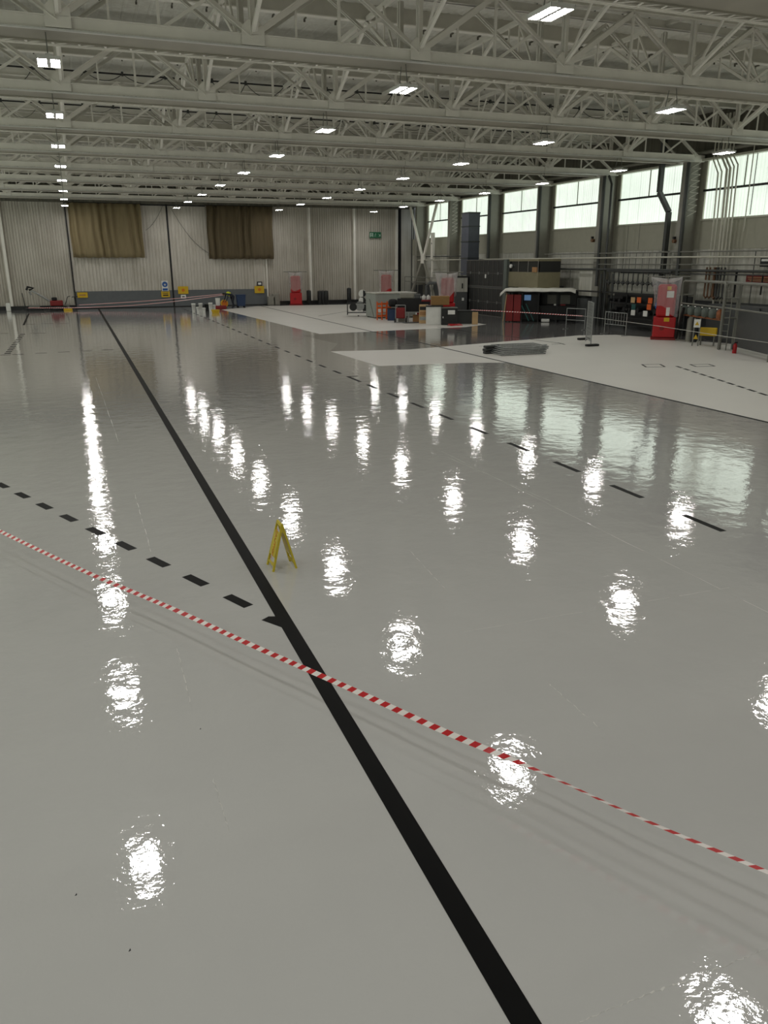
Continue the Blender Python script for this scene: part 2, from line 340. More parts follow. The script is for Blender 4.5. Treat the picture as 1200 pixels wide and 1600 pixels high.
# ------------------------------------------------------------------ walls, ceiling
def ribbed(mb, axis, a0, a1, z0, z1, pos, pitch=.25, depth=.05, face=-1):
    n = max(1, int((a1-a0)/pitch)); st = (a1-a0)/n; prof = []
    for i in range(n):
        b = a0+i*st; prof += [(b, 0), (b+st*.62, 0), (b+st*.72, 1), (b+st*.9, 1)]
    prof.append((a1, 0)); vs = []
    for z in (z0, z1):
        for a, d in prof:
            q = pos-face*d*depth
            vs.append((a, q, z) if axis == 'x' else (q, a, z))
    k = len(prof); mb.add(vs, [(i, i+1, k+i+1, k+i) for i in range(k-1)])
    return mb
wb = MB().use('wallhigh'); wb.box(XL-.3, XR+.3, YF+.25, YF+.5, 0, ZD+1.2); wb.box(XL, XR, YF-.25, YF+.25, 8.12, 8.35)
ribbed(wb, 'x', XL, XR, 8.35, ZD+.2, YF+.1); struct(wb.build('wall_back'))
wr = MB().use('wallwhite'); wr.box(XR, XR+.25, YB, YF+.5, 1.68, 4.15)
ribbed(wr, 'y', YB, YF, 1.68, 4.15, XR-.012, .3, .03)
wr.use('wallgrey').box(XR-.05, XR+.25, YB, YF+.5, 0, 1.68)
wr.use('wallband').box(XR-.03, XR+.25, YB, YF+.5, 4.15, 5.55)
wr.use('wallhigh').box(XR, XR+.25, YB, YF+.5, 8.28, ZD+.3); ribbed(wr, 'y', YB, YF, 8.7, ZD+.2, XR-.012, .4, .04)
wr.use('wallband')
for k in range(-1, 11): wr.box(XR-.02, XR+.25, k*S-.42, k*S+.42, 5.55, 8.28)
struct(wr.build('wall_right'))
wl = MB().use('wallgrey').box(XL-.25, XL, YB, YF+.5, 0, 1.4).use('wallwhite').box(XL-.25, XL, YB, YF+.5, 1.4, ZD+.3); struct(wl.build('wall_left'))
struct(MB().use('wallwhite').box(XL-.25, XR+.25, YB-.25, YB, 0, ZD+.3).build('wall_front'))
ce = MB().box(XL-.25, XR+.25, YB-.25, YF+.5, ZD+.12, ZD+.3)
n = int((XR-XL)/.35)
vs = []; prof = []
for i in range(n):
    b = XL+i*(XR-XL)/n; st = (XR-XL)/n; prof += [(b, ZD), (b+st*.7, ZD), (b+st*.78, ZD+.012), (b+st*.92, ZD+.012)]
prof.append((XR, ZD)); kk = len(prof)
ce.add([(x, yy, z) for yy in (YB, YF) for x, z in prof], [(i, kk+i, kk+i+1, i+1) for i in range(kk-1)])
ceil = struct(ce.build('ceiling', 'deck'))
for k in range(-2, 10):
    yy = (k+.5)*S
    if YB < yy < YF: MB().use('purlin').box(XL, XR, yy-.08, yy+.08, ZT-.12, ZD+.02).use('steel').box(XL, XR, yy-.1, yy+.12, ZT-.14, ZT-.11).build('purlin', None, ceil)
cb = MB()
for k in range(-1, 10):
    for off in (.25, .75):
        yy = (k+off)*S
        for i in range(44):
            x = XL+.4+i*.95; cb.box(x-.012, x+.012, yy-.12, yy+.12, ZD-.05, ZD+.01); cb.box(x-.025, x+.025, yy+.06, yy+.1, ZD-.1, ZD-.03)
tag(cb.build('hanger_clip', 'clip', ceil), kind='stuff')
# ------------------------------------------------------------------ windows in the right wall
wi = 0
for k in range(-1, 10):
    y0, y1 = k*S+.42, (k+1)*S-.42; wi += 1
    if k == 9: y1 = (k+1)*S-.6
    fr = MB().use('pipewhite'); fr.box(XR-.06, XR+.02, y0, y0+.1, 5.55, 8.28); fr.box(XR-.06, XR+.02, y1-.1, y1, 5.55, 8.28); fr.box(XR-.1, XR+.02, y0, y1, 5.5, 5.58); fr.box(XR-.3, XR+.02, y0-.4, y1+.4, 8.24, 8.34)
    fo = fr.build('window_%d' % wi); struct(fo)
    g = ribbed(MB(), 'y', y0+.1, y1-.1, 5.58, 8.24, XR+.02, .19, .03); g.build('pane', 'glazing', fo)
    MB().use('dark').box(XR-.1, XR+.0, y0, y1, 6.85, 6.95).build('transom', None, fo)
    ym = (y0+y1)/2+.4; MB().use('colgrey').box(XR-.04, XR+.0, ym-.025, ym+.025, 6.95, 8.24).build('mullion', None, fo)
for k in range(-1, 10):  # left wall windows: out of view, added to brighten ceiling and walls
    y0, y1 = k*S+.42, (k+1)*S-.6; wi += 1
    fr = MB().use('pipewhite'); fr.box(XL-.02, XL+.06, y0, y0+.1, 5.55, 8.28); fr.box(XL-.02, XL+.06, y1-.1, y1, 5.55, 8.28); fr.box(XL-.02, XL+.1, y0, y1, 5.5, 5.58); fr.box(XL-.02, XL+.1, y0, y1, 8.24, 8.34)
    fo = fr.build('window_%d' % wi); struct(fo)
    ribbed(MB(), 'y', y0+.1, y1-.1, 5.58, 8.24, XL+.03, 1.0, .03).build('pane', 'glazing_left_fill', fo)
    MB().use('dark').box(XL+.0, XL+.1, y0, y1, 6.85, 6.95).build('transom', None, fo)
# ------------------------------------------------------------------ hangar door leaves in the far wall
def leaf(nm, x0, x1, z0, mt, yoff, pitch=.26):
    mb = MB().use(mt); ribbed(mb, 'x', x0, x1, z0, 8.12, YF+yoff, pitch); mb.box(x0, x1, YF+yoff+.04, YF+yoff+.16, z0, 8.12)
    return struct(mb.build(nm))
d1 = leaf('door_1', .05, 7.72, 1.36, 'clad', 0); d2 = leaf('door_2', 7.86, 15.85, 1.36, 'clad', 0)
for d, x0, x1 in ((d1, .05, 7.72), (d2, 7.86, 15.85)):
    MB().use('dado').box(x0, x1, YF-.04, YF+.14, .06, 1.36).use('black').box(x0, x1, YF-.02, YF+.12, .0, .06).build('kick_panel', None, d)
d3 = leaf('door_3', -4.75, -.02, .3, 'clad2', .1, .2); d4 = leaf('door_4', XL, -4.75, .3, 'clad2', .1, .2)
d5 = leaf('door_5', 15.9, 19.85, .3, 'clad2', .1, .2); d6 = leaf('door_6', 19.85, 24.0, .3, 'clad2', .1, .2); d7 = leaf('door_7', 24.0, 28.4, .3, 'clad2', .1, .2)
struct(MB().use('wallwhite').box(28.4, XR, YF-.1, YF+.3, 0, 8.12).use('black').box(28.3, 28.5, YF-.14, YF+.1, 0, 8.12).build('trim_1'))
struct(MB().use('dark').box(XL, .02, YF-.18, YF+.1, 0, .3).box(15.9, 28.4, YF-.18, YF+.1, 0, .3).build('baseboard_back'))
struct(MB().use('black').box(7.72, 7.86, YF-.05, YF+.15, 0, 8.1).build('trim_2'))
struct(MB().use('black').box(-.04, .06, YF-.08, YF+.12, 0, 8.1).build('trim_3'))
struct(MB().use('black').box(5.75, 10.9, YF-.1, YF+.0, 8.0, 8.09).build('trim_4'))
ti = 5
for x in (-4.75, 19.85, 24.0, 15.88, 28.1):
    w = .1 if x not in (15.88,) else .05
    struct(MB().use('steel').box(x-w, x+w, YF-.16, YF+.1, .3, 8.1).build('trim_%d' % ti)); ti += 1
# brown curtains over the upper half of the two doors
def curtain(x0, x1, z0, z1, mt, label, seed):
    rnd = random.Random(seed); ph = [rnd.uniform(0, 6.3) for _ in range(6)]
    fn = lambda u, v: (x0+(x1-x0)*(u+.004*math.sin(9*v+ph[0])), YF-.34+.13*math.sin(u*62+ph[1]+.8*math.sin(3*v+ph[2]))*(.6+.4*math.sin(u*13+ph[3]))+.05*math.sin(u*27+ph[4]-v), z0+(z1-z0)*v+.02*math.sin(u*50)*(1-v))
    t = thing('door_curtain', label, 'curtain', (0, 0, 0))
    MB().grid(fn, 160, 10).build('curtain_cloth', mt, t, solid=.02)
    MB().tube([(x0-.1, YF-.28, z1+.02), (x1+.1, YF-.28, z1+.02)], .03).build('curtain_rail', 'dark', t)
curtain(.2, 5.7, 3.98, 8.08, 'curtain', 'light brown curtain hanging on the left hangar door leaf', 1)
curtain(10.95, 16.5, 3.86, 8.08, 'curtain2', 'dark brown curtain hanging on the right hangar door leaf', 2)
# thin cables drooping on the doors
tag(MB().tube([(6.0+1.5*t, YF-.1, 8.0-(1-t)**1*1.9+.0-1.1*t*(1-t)) for t in [i/12 for i in range(13)]], .02, 5).build('door_cable', 'railgrey'), 'thin grey cable curving beside the left brown curtain', 'cable')
tag(MB().tube([(8.0+.1+2.9*t, YF-.1, 7.9-3.6*t-.9*math.sin(PI*t)*.6) for t in [i/14 for i in range(15)]]+[(10.9, YF-.1, 4.15)], .02, 5).build('door_cable', 'railgrey'), 'thin grey cable slanting down from the dark door joint', 'cable')
# signs on the doors
def plate(nm, label, x, z, w, h, mt, cat='sign'):
    t = thing(nm, label, cat, (x, YF-.1, z)); MB().box(-w/2, w/2, -.02, .0, -h/2, h/2).build('sign_plate', mt, t, bevel=.01); return t
RX = Matrix.Rotation(PI/2, 4, 'X')
t = plate('mandatory_sign', 'blue and white safety sign left of the dark door joint', 7.15, 1.68, .55, .9, 'white')
last_ = MB().lathe([(.22, 0), (.22, .01)], (0, 0, 0)).build('blue_disc', 'bluesign', t); last_.rotation_euler = (PI/2, 0, 0); last_.location = (0, -.03, .16)
MB().box(-.06, .06, -.05, -.04, .06, .2).box(-.1, .1, -.05, -.04, .12, .15).build('pictogram', 'white', t); MB().box(-.2, .2, -.035, -.02, -.34, -.16).build('blue_band', 'bluesign', t)
t = plate('warning_sign', 'yellow sign below the blue and white safety sign', 7.15, 1.05, .7, .5, 'yellow'); MB().box(-.22, .22, -.03, -.02, -.14, -.04).box(-.22, .22, -.03, -.02, .05, .1).build('printed_bar', 'dark', t)
t = plate('warning_sign', 'yellow sign directly right of the dark door joint', 8.62, 1.35, .85, .62, 'yellow'); last_ = MB().lathe([(.13, 0), (.13, .01)]).build('pictogram', 'orangeink', t); last_.rotation_euler = (PI/2, 0, 0); last_.location = (0, -.03, 0)
t = plate('notice', 'small white notice under the yellow sign right of the door joint', 8.6, .82, .42, .3, 'paper', 'notice'); MB().box(-.12, .12, -.03, -.02, -.05, .03).build('printed_bar', 'dark', t)
t = plate('warning_sign', 'yellow sign at left end of the left grey door panel', .58, 1.08, .8, .42, 'yellow'); MB().box(-.25, .25, -.03, -.02, -.05, .04).build('printed_bar', 'card', t)
t = plate('warning_sign', 'yellow sign at right end of the right grey door panel', 15.15, 1.3, .85, .6, 'yellow'); last_ = MB().lathe([(.13, 0), (.13, .01)]).build('pictogram', 'orangeink', t); last_.rotation_euler = (PI/2, 0, 0); last_.location = (0, -.03, 0)
t = plate('notice', 'small dark framed notice above the rightmost yellow door sign', 15.2, 1.8, .45, .34, 'dark', 'notice'); MB().box(-.14, .14, -.03, -.02, -.09, .09).build('paper', 'paper', t)
# green exit sign
t = plate('exit_sign', 'green and white emergency exit sign with arrow high on far wall', 26.0, 5.9, 1.12, .5, 'green')
def qd(pts): return MB().add([(x, -.028, z) for x, z in pts]+[(x, -.02, z) for x, z in pts], [tuple(range(len(pts)))[::-1]]+[(i, (i+1) % len(pts), len(pts)+(i+1) % len(pts), len(pts)+i) for i in range(len(pts))])
mb = MB()
mb.box(-.5, -.46, -.028, -.02, -.16, .16); mb.box(-.5, -.22, -.028, -.02, .12, .16); mb.box(-.26, -.22, -.028, -.02, -.16, .16); mb.box(-.42, -.3, -.028, -.02, -.1, -.06); mb.box(-.42, -.3, -.028, -.02, 0, .04); mb.build('door_symbol', 'exitlight', t)
mb = MB(); mb.bar((.0, -.026, .03), (-.05, -.026, -.05), .05, .01); mb.bar((-.05, -.026, -.05), (-.12, -.026, -.14), .03, .01); mb.bar((-.02, -.026, -.04), (.06, -.026, -.14), .03, .01); mb.bar((.0, -.026, .03), (.09, -.026, -.0), .025, .01); mb.bar((0, -.026, .03), (-.09, -.026, .04), .025, .01); mb.box(.0, .05, -.03, -.022, .08, .13); mb.build('running_figure', 'exitlight', t)
mb = MB(); mb.bar((.26, -.026, .12), (.42, -.026, -.06), .05, .01); mb.bar((.45, -.026, -.11), (.28, -.026, -.09), .045, .01); mb.bar((.45, -.026, -.11), (.45, -.026, .06), .045, .01, up=(0, 1, 0)); mb.build('arrow', 'exitlight', t)
MB().tube([(-.4, -.01, .25), (-.4, -.01, 2.2)], .01, 5).tube([(.4, -.01, .25), (.4, -.01, 2.2)], .01, 5).build('hanging_wire', 'railgrey', t)
# ------------------------------------------------------------------ roof trusses
def rel(k): return k
def make_truss():
    t = thing('roof_truss', '', 'roof truss')
    x0, x1 = NODES[0], NODES[-1]-.2; YN = -.45
    b = MB().use('steel').box(x0, x1, YN, YN+.03, ZC+.02, ZC+.29)           # front channel
    b.use('lampbody').box(x0, x1, YN-.07, YN, ZC+.0, ZC+.035); b.use('steel'); b.box(x0, x1, YN-.05, YN, ZC+.27, ZC+.29)
    b.use('steel_darker').box(x0, x1, YN, .5, ZC+.035, ZC+.06); b.box(x0, x1, .48, .5, ZC, ZC+.2)  # chord underside coloured darker than the front channel
    b.use('steel').box(x0, x1, .8, .86, ZC+.02, ZC+.05); b.box(x0, x1, .84, .86, ZC, ZC+.16)
    b.build('bottom_chord', None, t)
    lc = MB(); n = int((x1-x0)/.55)
    for i in range(n):
        a = x0+i*(x1-x0)/n; c = a+(x1-x0)/n
        lc.bar((a, .5, ZC+.04), (a+.05, .84, ZC+.04), .05, .012, up=(0, 0, 1)); lc.bar((a+.05, .84, ZC+.04), (c, .5, ZC+.04), .045, .012)
    lc.build('lacing', 'steel', t)
    tc = MB().use('steel').box(x0, x1, YN+.0, YN+.03, ZT-.3, ZT).box(x0, x1, YN-.08, YN+.12, ZT-.015, ZT).box(x0, x1, YN-.08, YN+.12, ZT-.3, ZT-.285)
    tc.box(x0, x1, .78, .82, ZT-.22, ZT).box(x0, x1, .7, .9, ZT-.22, ZT-.2); tc.build('top_chord', None, t)
    g0 = MB().box(-.26, .26, -.03, .0, 0, .36); g0.add([(-.26, -.03, .36), (.26, -.03, .36), (.12, -.03, .5), (-.12, -.03, .5), (-.26, 0, .36), (.26, 0, .36), (.12, 0, .5), (-.12, 0, .5)], [(0, 1, 2, 3), (7, 6, 5, 4), (0, 4, 5, 1), (1, 5, 6, 2), (2, 6, 7, 3), (3, 7, 4, 0)])
    first = {}
    def part(name, fn, key, loc):
        if key not in first:
            o = fn().build(name, 'steel', t); first[key] = o
        else:
            o = first[key].copy(); C.objects.link(o); o.parent = t
        o.location = loc; return o
    hz = ZT-.3-ZC-.25
    for i, x in enumerate(NODES[1:-1]):
        part('gusset_plate', lambda: g0, 'g', (x, YN-.02, ZC+.06))
        for yy in (YN+.02, .8):
            part('post', lambda: MB().angle((0, 0, 0), (0, 0, hz), .11).bar((0, 0, 0), (0, 0, hz), .15, .02, up=(0, 1, 0)), 'p', (x, yy, ZC+.25))
    for i in range(10):
        x = NODES[i]
        if i < 9 or True:
            for yy, kk in ((YN+.02, 'a'), (.8, 'b')):
                w = .12 if kk == 'a' else .08
                part('diagonal', lambda: MB().angle((0, 0, 0), (2.05, 0, hz), w), 'd'+kk, (x, yy, ZC+.25))
                part('diagonal', lambda: MB().angle((4.1, 0, 0), (2.05, 0, hz), w*.8), 'e'+kk, (x, yy, ZC+.25))
            part('hanger_post', lambda: MB().bar((0, 0, 0), (0, 0, hz), .06, .06), 'h', (x+2.05, YN+.02, ZC+.25))
            part('sub_strut', lambda: MB().bar((0, 0, 0), (.95, 0, .62), .07, .05, up=(0, 1, 0)), 's', (x+2.15, YN+.02, ZC+.27))
            part('sub_strut', lambda: MB().bar((0, 0, 0), (0, 0, hz*.5), .045, .045), 's2', (x+1.02, YN+.04, ZC+.25))
    return t
tr0 = make_truss()
ORD = {10: 'nearest the far hangar doors', 9: 'second from the far hangar doors', 8: 'third from the far hangar doors', 7: 'fourth from the far hangar doors', 6: 'fifth from the far hangar doors, black cable along its top', 5: 'sixth from the far doors, black looped cable along its top', 4: 'seventh from the far doors, thin drooping cable near it', 3: 'eighth from the far doors, widest one crossing the whole photo', 2: 'ninth from the far doors, only its corner at upper right', 1: 'tenth from the far doors, above the viewpoint', 0: 'directly above the viewpoint', -1: 'behind the viewpoint'}
TR = {}
for k in KS:
    o = tr0 if k == KS[0] else copy_tree(tr0)
    o.location = (0, k*S, 0); TR[k] = o; tag(o, 'white steel roof truss %s' % ORD[k], 'roof truss', 'roof trusses')
# longitudinal bracing frames along each node line
def make_brace():
    t = thing('bracing_frame', '', 'roof bracing'); first = None
    MB().box(-.05, .05, YB+.6, YF-1.2, ZT-.14, ZT-.02).build('top_runner', 'steel', t)
    for k in range(-1, 10):
        if first is None:
            m_ = MB(); zt = ZT-.15; zb = ZC+.35
            m_.bar((0, .9, zb), (0, S/2, zt), .08, .08); m_.bar((0, S-.5, zb), (0, S/2, zt), .08, .08)
            m_.bar((-.07, 1.9, zt), (-.07, .9, zb), .05, .05); m_.bar((.07, S-1.7, zt), (.07, S-.5, zb), .05, .05)
            m_.bar((0, S/2-.8, zt), (0, S/2-.8, zb+1.05), .04, .04); m_.bar((0, S/2+.8, zt), (0, S/2+.8, zb+1.05), .04, .04)
            m_.bar((0, S/4+.3, zb+.6), (0, S/4+.3, zt), .04, .04)
            first = m_.build('v_brace', 'steel', t); o = first
        else:
            o = first.copy(); C.objects.link(o); o.parent = t
        o.location = (0, k*S, 0)
    return t
br0 = make_brace()
brl = ['beside the left wall', 'second from the left wall', 'left of the leftmost visible lights', 'over the leftmost visible row of lights', 'between the first and second visible light rows', 'over the second visible row of lights', 'between the second and third light rows', 'over the third visible row of lights', 'between the third row and the window columns', 'closest to the window columns']
for i, x in enumerate(NODES[:-1]):
    o = br0 if i == 0 else copy_tree(br0)
    o.location = (x+(.15 if i == 0 else 0), 0, 0)
    tag(o, 'white longitudinal roof bracing frame %s' % brl[i], 'roof bracing', 'longitudinal roof bracing')
# cables along two trusses
for k, lab in ((5, 'black looped cable strung along the sixth truss from the far doors'), (6, 'black cable run along the fifth truss from the far doors')):
    t = thing('festoon_cable', lab, 'cable', (0, k*S-.6, 0)); z = ZT-.05
    MB().tube([(NODES[0]+1, 0, z), (26, 0, z)], .028, 6).build('cable_run', 'dark', t)
    lo = MB(); x = NODES[0]+1
    i = 0
    while x < 25:
        w = 1.5+.25*math.sin(i*2.1); d = .42+.2*math.sin(i*1.3)
        lo.tube([(x+w*q/8, -.05, z-d*4*(q/8)*(1-q/8)) for q in range(9)], .014 if k == 5 else .009, 5); lo.box(x-.04, x+.04, -.06, .04, z-.06, z+.08); x += w; i += 1
    lo.build('cable_loop', 'coldark', t)
# ------------------------------------------------------------------ bay lights
def make_lamp():
    t = thing('bay_light', '', 'ceiling light')
    b = MB().use('lampbody').box(-.23, .23, -.39, .39, .0, .05).box(-.05, .05, -.3, .3, .05, .11).box(-.24, -.23, -.4, .4, -.025, .05).box(.23, .24, -.4, .4, -.025, .05).box(-.24, .24, -.4, -.39, -.025, .05).box(-.24, .24, .39, .4, -.025, .05); b.box(-.03, .03, -.39, .39, -.02, 0)
    b.build('housing', None, t)
    for sx in (-1, 1):
        for sy in (-1, 1):
            lm = MB().use('lampbody').box(sx*.13-.09, sx*.13+.09, sy*.195-.175, sy*.195+.175, -.02, 0); lm.use('led'); lm.m[0] = 1; lm.build('led_panel', None, t)
    for sy in (-.25, .25): MB().tube([(0, sy, .1), (0, sy*.6, .54)], .012, 6).build('suspension_rod', 'railgrey', t)
    return t
lp0 = make_lamp(); first = True
rows = {-8.2: 'row outside the left edge', 0.03: 'leftmost visible row', 8.25: 'second visible row', 16.5: 'third visible row', 24.8: 'row nearest the windows'}
onum = ['first', 'second', 'third', 'fourth', 'fifth', 'sixth', 'seventh', 'eighth', 'ninth', 'tenth', 'eleventh', 'twelfth']
for x, rn in rows.items():
    for k in KS:
        o = lp0 if first else copy_tree(lp0); first = False
        o.location = (x, k*S, 7.7)
        tag(o, 'LED ceiling light in the %s, %s from the far doors' % (rn, onum[10-k]), 'ceiling light', 'hanging LED ceiling lights')
# ------------------------------------------------------------------ right wall columns and pipework
cn = {10: 'at the far corner by the hangar doors', 9: 'just right of the diagonal cross brace', 8: 'second right of the cross brace, by the tall slate duct', 7: 'third right of the cross brace, behind the dark cabinets', 6: 'wide grey column between middle windows', 5: 'left of the group of white vertical pipes', 4: 'beyond the right edge of the photo'}
for k in range(4, 11):
    t = thing('steel_column', 'grey steel column on the window wall, %s' % cn[k], 'column', (28.95, k*S, 0), 0, 'window wall columns')
    w = .24 if k in (6,) else .16
    MB().use('colgrey').box(-.17, .45, -w, w, 1.6, 8.22).use('wallgrey').box(-.17, .45, -w, w, 0, 1.6).use('colgrey').box(-.2, -.17, -w-.06, w+.06, 1.6, 8.22).box(.45, .72, -w*.5, w*.5, 0, 8.22).build('shaft', None, t)
    MB().use('steel').box(-.3, .6, -.35, .5, 8.2, 8.5).build('cap', None, t)
    lc = MB()
    for i in range(9 if k in (5, 9) else 0):
        z = 5.7+i*.28; lc.bar((.0, -w-.02, z), (.35, -w-.28, z+.24), .04, .02); lc.bar((.35, -w-.28, z+.24), (.0, -w-.02, z+.28), .04, .02)
    if lc.v: lc.build('lattice', 'steel', t)
def pipe(nm, label, pts, r, mt, cat='pipe', n=8, group=None):
    return tag(MB().tube(pts, r, n).build(nm, mt), label, cat, group)
for k, lab in ((5, 'just left of the white vertical pipes'), (6, 'on the wide grey middle column'), (7, 'behind the white tarpaulin cover'), (8, 'beside the slate duct')):
    pipe('downpipe', 'dark round downpipe running up the window wall, %s' % lab, [(28.62, k*S-.35, 2.2), (28.62, k*S-.35, 8.15)], .1, 'coldark')
pipe('downpipe', 'second dark pipe close behind the wide middle column', [(28.7, 6*S-.95, .0), (28.7, 6*S-.95, 7.7), (28.8, 6*S-.5, 8.15)], .07, 'coldark')
# dog-legged dark duct
P = [(29.05, 35.95, 10.2), (29.05, 35.95, 7.0), (29.15, 35.2, 6.0), (29.15, 35.2, .4)]
t = thing('cranked_duct', 'dark square duct with a dog-leg crossing the window by the middle column', 'duct')
m_ = MB()
for a, b in zip(P[:-1], P[1:]): m_.bar(a, b, .2, .24, up=(1, 0, 0))
m_.build('duct', 'coldark', t); MB().box(28.95, 29.3, 35.0, 35.4, 4.0, 4.1).box(28.95, 29.3, 35.0, 35.4, 2.0, 2.1).build('bracket', 'railgrey', t)
# white vertical pipes
vy = [31.95, 31.72, 31.4, 31.2, 30.98, 30.75]
vl = ['leftmost', 'second from left', 'third from left', 'fourth from left', 'fifth from left', 'rightmost']
for i, y in enumerate(vy):
    dz = 2.2 if i in (0, 1) else 1.9
    r = .035 if i in (0, 1, 4, 5) else .055
    pipe('vertical_pipe', 'white vertical pipe in front of the right window, %s of six' % vl[i], [(29.2, y+.5, 10.1), (29.2, y+.5, 8.15+.03*i), (29.1, y, 7.55+.05*i), (29.2, y, 4.2), (29.25, y, dz-.3*(i % 3))], r, 'pipewhite', group='white vertical pipes')
    tag(MB().tube([(29.1, y, 3.3), (29.1, y, 1.95), (29.1, y-.12, 1.85), (29.1, y-.25, 1.95)], r*1.2).build('pipe_tail', 'pipecopper' if i < 3 else 'coldark'), 'dark stained pipe tail bent up below white vertical pipe, %s of six' % vl[i], 'pipe', 'pipe tails')
pipe('conduit', 'thin white conduit right of the vertical pipe group', [(29.3, 30.1, 8.7), (29.3, 30.1, 4.9)], .025, 'pipewhite')
pipe('conduit', 'thin grey conduit crossing the far right window', [(29.3, 29.85, 8.2), (29.3, 29.85, 6.9), (29.3, 29.85, 5.6)], .02, 'railgrey')
pipe('gutter_beam', 'grey beam above the window heads running along right wall', [(29.48, YB+1, 8.62), (29.48, YF-1, 8.62)], .09, 'colgrey', 'beam', 6)
# horizontal service pipes
pipe('service_pipe', 'long white horizontal service pipe, thick one at mid height of right wall', [(28.5, 22, 3.72), (28.5, 33, 3.78), (28.5, 66.5, 3.72)], .042, 'pipewhite')
pipe('service_pipe', 'thin grey horizontal pipe just above the thick white service pipe', [(28.6, 20, 4.02), (28.6, 46, 4.02)], .03, 'railgrey')
pipe('service_pipe', 'thin grey horizontal pipe just below the thick white service pipe', [(28.6, 22, 3.42), (28.6, 45.5, 3.42), (28.6, 45.5, 4.02)], .03, 'railgrey')
pipe('service_pipe', 'dark thick horizontal pipe below the white service pipes', [(28.6, 20, 3.14), (28.6, 52, 3.14)], .06, 'coldark')
pipe('service_pipe', 'thin dark horizontal pipe, lowest of the service pipes', [(28.6, 20, 2.98), (28.6, 38, 2.98)], .03, 'coldark')
pipe('service_pipe', 'dark pipe behind the cross brace at far right', [(28.6, 58, 4.0), (28.6, 67, 4.0)], .04, 'coldark')
for i, (y, z0, z1, r, mt, lab) in enumerate([(45.3, 3.4, 4.05, .03, 'pipewhite', 'short white riser at left end of the service pipes'), (32.9, 3.4, 4.05, .035, 'pipewhite', 'short white riser joining the service pipes by the plastic wrap'),
        (44.0, 1.7, 3.1, .02, 'railgrey', 'thin riser behind the white tarpaulin'), (41.6, 1.9, 8.0, .02, 'coldark', 'thin dark conduit up the wall left of the wide column'), (37.6, 4.2, 5.5, .015, 'railgrey', 'thin conduit under window, left of the cranked duct'),
        (38.6, 3.0, 5.5, .015, 'railgrey', 'thin vertical conduit right of the wide column'), (30.2, 1.9, 3.2, .05, 'black', 'black drop pipe with foot on white wall panel'), (28.6, 2.1, 3.0, .035, 'black', 'short black drop pipe by the maroon sign'),
        (29.2, 1.4, 4.0, .02, 'coldark', 'thin dark riser left of the electrical box'), (34.0, 2.0, 4.5, .03, 'coldark', 'dark riser beside the fire tank wrap')]):
    pipe('riser_pipe', lab, [(29.3, y, z0), (29.3, y, z1)], r, mt, group=None)
t = thing('sign_board', 'maroon sign board with pale text lines on right wall', 'sign', (29.5, 29.0, 2.8)); MB().box(-.03, .03, -.75, .75, -.17, .17).build('board', 'signred', t); MB().box(-.04, -.03, -.65, .65, .04, .07).box(-.04, -.03, -.6, .6, -.04, -.01).box(-.04, -.03, -.62, .5, -.11, -.08).build('text_line', 'tan', t)
t = thing('junction_box', 'dark electrical box with small display high on right wall', 'electrical box', (29.4, 28.55, 3.55)); MB().box(-.15, .15, -.35, .28, -.22, .22).build('case', 'dark', t, bevel=.02); MB().box(-.16, -.15, -.2, .2, .02, .12).build('display', 'paper', t)
for (y, z, lab) in ((41.0, 4.75, 'on the wide grey column'), (34.0, 4.55, 'left of the vertical pipes')):
    t = thing('wall_fitting', 'small round dark wall fitting %s' % lab, 'wall fitting', (28.6, y, z)); MB().tube([(0, 0, 0), (.2, 0, 0)], .1, 12).build('bell', 'pipecopper', t); MB().box(-.02, .12, -.05, .05, .1, .22).build('box', 'dark', t)
# white ledge panels at base of right wall (upright cupboard behind column)
tag(MB().box(28.9, 29.55, 40.9, 42.4, 1.6, 3.1).build('panel_board', 'wallwhite'), 'pale panel board on the wall left of the wide column', 'panel')
tag(MB().box(28.6, 29.5, 41.0, 42.1, 0, 1.45).build('wall_cupboard', 'wallgrey', bevel=.02), 'dark grey cupboard at the foot of the wide column', 'cupboard')
# cross brace in the last bay
cx = 28.42
t = thing('cross_brace', 'large white and grey diagonal X brace in the far corner bay', 'brace', (cx, 65.2, 0))
dd = WX(663, 400, cx).y-65.6
for nm, a, b, w, mt in (('brace_arm', (0, 2.9, 8.15), (0, .15, 4.0), .26, 'steel'), ('brace_arm', (0, -2.7, 8.1), (0, -.15, 4.0), .26, 'steel'), ('brace_leg', (0, .15, 3.7), (0, 3.2, .0), .28, 'colgrey'), ('brace_leg', (0, -.15, 3.7), (0, -3.0, .0), .28, 'colgrey')):
    MB().bar(a, b, w, .12, up=(1, 0, 0)).build(nm, mt, t)
MB().box(-.08, .08, -.32, .32, 3.45, 4.25).build('centre_plate', 'steel', t)
t = thing('service_mast', 'white mast panel standing right of the cross brace centre', 'panel', (28.6, 63.6, 0)); MB().box(-.1, .1, -.2, .2, 3.8, 5.9).box(-.06, .06, -.1, .1, 0, 3.8).build('mast', 'steel', t); MB().box(-.12, -.1, -.05, .05, 5.0, 5.1).build('knob', 'dark', t)
for y, lab in ((69.6, 'dark vertical pipe in the far right corner'), (68.8, 'second dark vertical pipe beside the far corner')):
    pipe('corner_pipe', lab, [(29.2, y, 0), (29.2, y, 8.0)], .05, 'coldark')
t = thing('safety_rail', 'grey metal safety rail low in front of the far corner wall', 'railing', (28.3, 64, 0))
for z in (1.9, 2.3): MB().tube([(0, -4, z), (0, 5, z)], .03).build('rail', 'railgrey', t)
for y in (-4, -1, 2, 5): MB().tube([(0, y, 0), (0, y, 2.3)], .03).build('post', 'railgrey', t)
